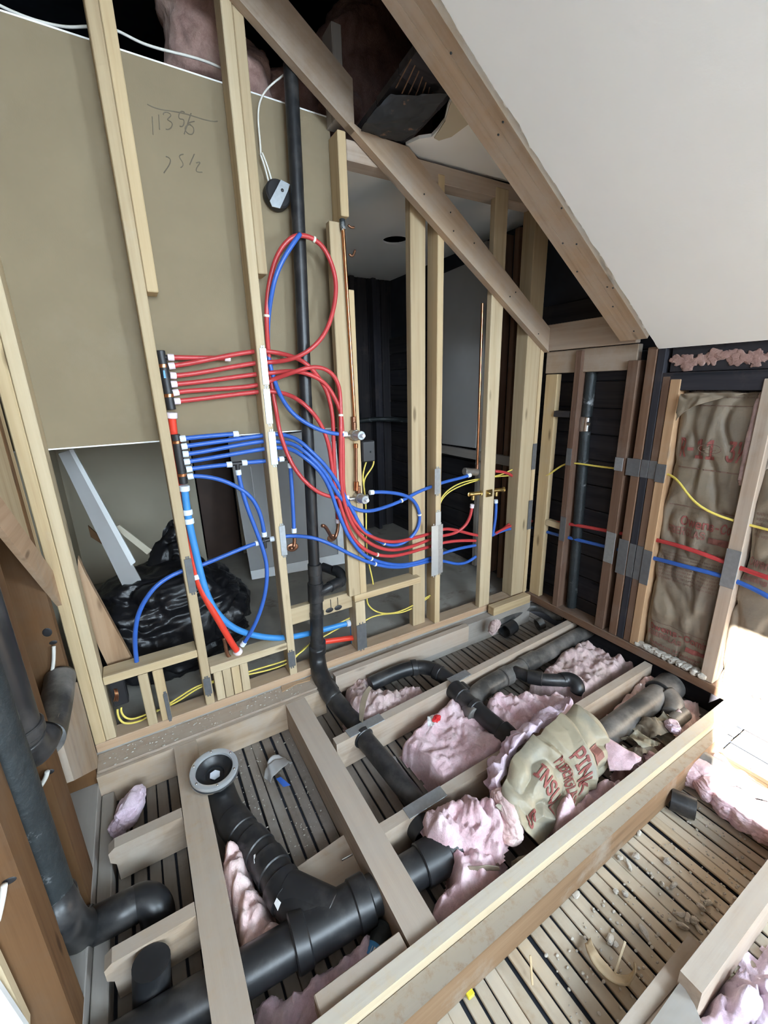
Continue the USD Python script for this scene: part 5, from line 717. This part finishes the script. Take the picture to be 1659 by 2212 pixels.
# printed kraft batts in the right wall bays
def bay(label, y0, y1, zs, seed, lines):
    c_ = [[np.array([2.258 + bulge * (-.03 if 0.05 < u < .95 else .012) , lerp(y0, y1, u), z]) for u in (0, .12, .5, .88, 1)] for z, bulge in zs]
    s_ = Sheet(c_, 120, 60, .006, 9, seed, .003, .014, (1, 1, .35)); t_ = thing('wall_batt', label, 'insulation', (2.24, (y0 + y1) / 2, 0)); part(t_, 'kraft_facing', s_.mesh, M['kraft'], smooth=True)
    part(t_, 'pink_core', box(2.272, 2.299, min(y0, y1) + .004, max(y0, y1) - .004, zs[-1][0], zs[0][0] - .02, .02), pinkmat(2)); H = zs[0][0] - zs[-1][0]; Wd = abs(y1 - y0)
    for txt, u, z, sz, mm in lines:
        uo = (zs[0][0] - z) / H
        if txt.startswith('#'): a_, b_ = map(float, txt[1:].split('x')); bm = box(0, a_, 0, b_, 0, .0004, .0001); v, f = trimesh.remesh.subdivide_to_size(bm.vertices, bm.faces, .02)
        else: v, f = s_.text(txt, 0, 0, 0, 0, sz, bold=mm != 'inkbrown')
        fit = {'R-11  3½"': .205, 'Owens-Corning': .205, 'FIBERGLAS': .11, 'thermal insulation': .17, 'Building Insulation': .17, 'with vapor barrier': .16}.get(txt, .20); k_ = 1.0 if txt.startswith('#') else fit / v[:, 0].max()
        part(t_, 'printing', s_.lay(v, f, (uo, u), (0.0, k_ / Wd), (-1 / H, 0.0), .0035), M[mm])
    return t_
L1 = [('R-11  3½"', .20, .985, .052, 'inkred'), ('Owens-Corning', .36, .785, .030, 'inkred'), ('FIBERGLAS', .22, .745, .030, 'inkfade'), ('#.105x.026', .62, .735, 0, 'inkfade'), ('thermal insulation', .34, .680, .020, 'inkfade'), ('Owens-Corning', .22, .285, .032, 'inkred'), ('FIBERGLAS', .20, .245, .028, 'inkfade'), ('#.100x.026', .62, .235, 0, 'inkred'), ('Building Insulation', .24, .185, .020, 'inkfade'), ('with vapor barrier', .24, .155, .018, 'inkfade')]
for k_ in range(9): L1.append(('apply vapor barrier toward warm side of wall', .20 + .02 * (k_ % 2), .640 - .015 * k_, .009, 'inkbrown'))
for k_ in range(5): L1.append(('this side toward living space  inset staple', .22, 1.19 + .022 * k_ - .3 * 0, .009, 'inkbrown'))
for z in (.955, .845, 1.15, .33): L1.append(('#.215x.0028', .22, z, 0, 'inkbrown'))
wbt = bay('kraft faced wall batt with red printing between orange and weathered studs', -0.795, -1.092, [(1.33, .2), (1.28, 1.0), (1.0, 1), (.7, .8), (.5, .9), (.25, 1.1), (.06, .9), (.01, .4)], 41, L1)
part(wbt, 'logo', cat_([tube(np.array([[2.197 , -.955 + .045 * math.cos(a_), 1.105 + .020 * math.sin(a_)] for a_ in np.linspace(0, 2 * math.pi, 30)]), .0014, 5, False), tube(np.array([[2.197, -.93, 1.10], [2.197, -.955, 1.117], [2.197, -.98, 1.10], [2.197, -.93, 1.10]]), .0012, 5, False)]), M['inkbrown'], 'printed oval mark with a triangle', kind='stuff')
part(wbt, 'torn_flap', Sheet([[np.array([2.19, -.80, 1.34]), np.array([2.185, -.90, 1.345]), np.array([2.20, -1.05, 1.345])], [np.array([2.185, -.80, 1.22]), np.array([2.18, -.86, 1.28]), np.array([2.195, -.98, 1.325])]], 20, 24, .006, 12, 3, .002, .01).mesh, M['kraft'], 'folded torn top flap', smooth=True)
part(wbt, 'pink_edge', blob((2.235, -1.082, 1.15), (.02, .016, .20), 0, .2, 4, 131), pinkmat(2), 'pink fluff along the right edge', smooth=True)
L2 = [('Owens-Corning', .15, .62, .030, 'inkfade'), ('Building Insulation', .15, .56, .02, 'inkfade')] + [('apply vapor barrier toward warm side', .15, .78 - .015 * k_, .009, 'inkbrown') for k_ in range(5)]
bay('second kraft faced wall batt at the right edge, lit by the sun low down', -1.155, -1.512, [(1.02, .3), (.95, 1.0), (.7, 1), (.5, .8), (.3, 1.1), (.1, .9), (.01, .4)], 45, L2)
bay('third kraft faced wall batt outside the frame at the right', -1.565, -1.95, [(1.02, .3), (.7, 1), (.3, 1.1), (.01, .4)], 47, [])
one('wall_debris', cat_([blob((2.215, -0.80 - .3 * k_ / 9, .015), (.02, .03, .016), .2 * k_, .5, 3, 140 + k_) for k_ in range(10)]), M['stone'], 'dusty plaster crumbs along the right wall plate below the printed batt', 'debris', kind='stuff', smooth=True)
for k_, yy in enumerate((-.80, -.93, -1.05)):
    one('insulation_tuft', cat_([blob((2.2245, yy + .045 * (q_ - 1) , 1.49 + .012 * math.sin(5 * q_ + 3 * k_)), (.006, .036, .020 + .012 * ((q_ + k_) % 2)), 0, .8, 4, 150 + k_ * 5 + q_, (.3 * (q_ - 1), 0), .1) for q_ in range(3)]), pinkmat(4), ['left', 'middle', 'right'][k_] + ' scrap of old insulation stuck on the plank under the ceiling edge', 'insulation', smooth=True)
piece('wall_block', 'dark charred block between the corner stud and the thin weathered stud', 'block', box(2.205, 2.25, -0.222, -0.106, 1.205, 1.240), 'soot', 'y')
piece('wall_block', 'short pale block low between the corner stud and the thin weathered stud', 'block', box(2.215, 2.26, -0.222, -0.106, 0.515, 0.553), 'pine', 'y')

# ================================================================ debris
rs = np.random.default_rng(77)
def chipm(c, s, seed): return blob(c, s, rs.uniform(0, 3), .5, 2, seed, (rs.uniform(-.3, .3), rs.uniform(-.3, .3)), .2)
pl_ = [(1185, 1850), (1195, 1870), (1340, 1852), (1358, 1868), (1440, 1860), (1430, 1910), (1455, 1912), (1330, 1925), (1350, 1930), (1470, 1975), (1485, 1985), (1500, 1990), (1475, 2000), (1515, 1960), (1530, 1950), (1508, 2005), (1390, 2010), (1375, 1850), (1380, 1800), (1245, 1932), (1330, 2040), (1318, 2030)]
for k_, (a, b) in enumerate(pl_): one('plaster_chip', chipm(P(a, b, z=-.203), (rs.uniform(.008, .022), rs.uniform(.006, .012), rs.uniform(.004, .009)), 200 + k_), M['stone'], 'small grey plaster chip lying on the laths right of the foreground beam', 'chip', group='plaster chips on the laths', smooth=False)
cr_ = []
for k_ in range(420):
    xx, yy = rs.uniform(.75, 2.1), rs.uniform(-1.62, -1.36); s_ = rs.uniform(.0015, .005); cr_.append(ball((xx, yy, -.209), [s_ * rs.uniform(.7, 1.6), s_, s_ * .6], 1))
one('crumbs', cat_(cr_), M['stone'], 'fine plaster crumbs scattered over the laths right of the foreground beam', 'debris', kind='stuff'); cr_ = []
for k_ in range(260):
    xx, yy = rs.uniform(.03, .415), rs.uniform(-.8, -.13); s_ = rs.uniform(.001, .0035); cr_.append(ball((xx, yy, -.209), [s_ * rs.uniform(.7, 1.6), s_, s_ * .6], 1))
one('crumbs', cat_(cr_), M['stone'], 'fine dust crumbs on the laths between the two header beams', 'debris', kind='stuff'); cr_ = []
for k_ in range(160):
    xx, yy = rs.uniform(-.33, .60), rs.uniform(-.10, -.008); s_ = rs.uniform(.0012, .004); cr_.append(ball((xx, yy, -.044), [s_ * rs.uniform(.7, 1.6), s_, s_ * .6], 1))
one('crumbs', cat_(cr_), M['stone'], 'pale crumbs scattered along the subfloor ledge in front of the bottom plate', 'debris', kind='stuff')
one('wood_splinter', Sheet([[P(1262, 2035, z=-.19), P(1275, 2020, z=-.19)], [P(1290, 2090, z=-.17), P(1305, 2075, z=-.18)], [P(1335, 2125, z=-.17), P(1345, 2105, z=-.18)], [P(1370, 2100, z=-.15), P(1372, 2080, z=-.16)]], 20, 8, .004, 12, 3, .004, .006).mesh, T('pine', 'y'), 'curled torn splinter of wood on the laths', 'splinter', smooth=True)
for k_, (a, b) in enumerate((((1150, 2128), (1152, 2110)), ((1325, 2112), (1362, 2078)), ((850, 2160), (860, 2140)))): one('wood_splinter', beam(P(*a[:2], z=-.19), P(*b[:2], z=-.16) + [.02, .03, .02], .006, .004), T('pine', 'x'), ['thin wood sliver on the old foreground beam', 'long thin sliver leaning on the laths', 'tiny sliver at the lower end of the old beam'][k_], 'splinter')
one('yellow_scrap', box(*np.sort([P(1013, 2160, z=-.2)[0], P(1013, 2160, z=-.2)[0] + .022]), P(1013, 2160, z=-.2)[1], P(1013, 2160, z=-.2)[1] + .02, -.206, -.196, .002), M['yellowbit'], 'bright yellow plastic scrap on the laths by the foreground beam', 'scrap')
rd_ = thing('wrapper_scrap', 'crumpled red and white wrapper on the pink batt', 'scrap', P(945, 1555, z=-.05)); part(rd_, 'red_foil', cat_([blob(P(944, 1551, z=-.055), (.022, .016, .012), .2, .6, 3, 231, (0, 0), .5)]), M['foilred'], 'red foil'); part(rd_, 'white_paper', Sheet([[P(923, 1547, z=-.06), P(935, 1545, z=-.055)], [P(924, 1568, z=-.06), P(938, 1566, z=-.055)]], 8, 8, .002, 20, 2, .001, .004).mesh, M['labelw'], 'white paper side')
ps_ = thing('paper_scrap', 'grey paper scrap with a blue corner on the laths between the header beams', 'paper', P(600, 1665, z=-.2)); part(ps_, 'paper', Sheet([[P(570, 1680, z=-.195), P(582, 1640, z=-.17), P(605, 1632, z=-.19)], [P(585, 1692, z=-.195), P(602, 1665, z=-.165), P(632, 1645, z=-.18)]], 16, 16, .004, 14, 6, .002, .01).mesh, M['greydw'], smooth=True); part(ps_, 'blue_corner', Sheet([[P(596, 1682, z=-.19), P(606, 1678, z=-.18)], [P(612, 1700, z=-.2), P(628, 1696, z=-.2)]], 8, 8, .003, 20, 6, .001, .004).mesh, M['blue'], 'blue foil corner', smooth=True)
bc_ = thing('blue_can', 'small can with a blue and white label beside the foreground nailer', 'can', P(812, 2055, z=-.19)); o = P(812, 2050, z=-.175); part(bc_, 'can', rod(o + [-.03, -.02, 0], o + [.05, .035, 0], .030, 24), M['iron'], smooth=35); part(bc_, 'label', rod(o + [-.028, -.018, .001], o + [.0, .0, .001], .0308, 24, .01), M['labelb'], 'blue label', smooth=35); part(bc_, 'label_patch', slab([o + q for q in ([-.022, -.022, .0305], [-.006, -.011, .0305], [-.012, -.003, .0305], [-.028, -.014, .0305])], (0, 0, .001)), M['labelw'], 'white label patch')
one('screw', rod(P(738, 1858, z=-.14), P(762, 1845, z=-.14), .004, 10), M['chrome'], 'shiny screw sticking out of the header beam over the scrap board', 'screw', smooth=35)
one('metal_offcut', spz([(826, 1640), (854, 1634), (860, 1648), (832, 1656)], -.207, .002), M['zinc'], 'small bare metal plate lying on the laths in the middle bay', 'plate')
one('wood_shim', spz([(607, 1482), (655, 1470), (673, 1462), (670, 1472), (640, 1480), (610, 1497)], -.05, .008), T('orange', 'x'), 'small orange wood shim on the ledge left of the waste pipe', 'block')

one('plaster_offcut', slab([P(-12, 2118, y=-.985), P(60, 2225, y=-.985), P(60, 2290, y=-.985), P(-40, 2290, y=-.985)], (0, .012, 0)), M['white'], 'white board corner at the lower left edge of the picture', 'board')
piece('wall_board', 'pale rough board behind the white corner at the lower left edge', 'board', slab([P(-10, 2062, y=-.965), P(62, 2215, y=-.965), P(62, 2290, y=-.965), P(-60, 2290, y=-.965)], (0, .02, 0)), 'pine', 'z')

piece('brace_plank', 'lower part of an old brown plank slanting behind the left pine studs', 'brace', slab([P(168, 1205, y=.13), P(186, 1243, y=.13), P(294, 1440, y=.13), P(236, 1445, y=.13), P(214, 1400, y=.13), P(170, 1300, y=.13)], (0, .035, 0)), 'orange', 'z')
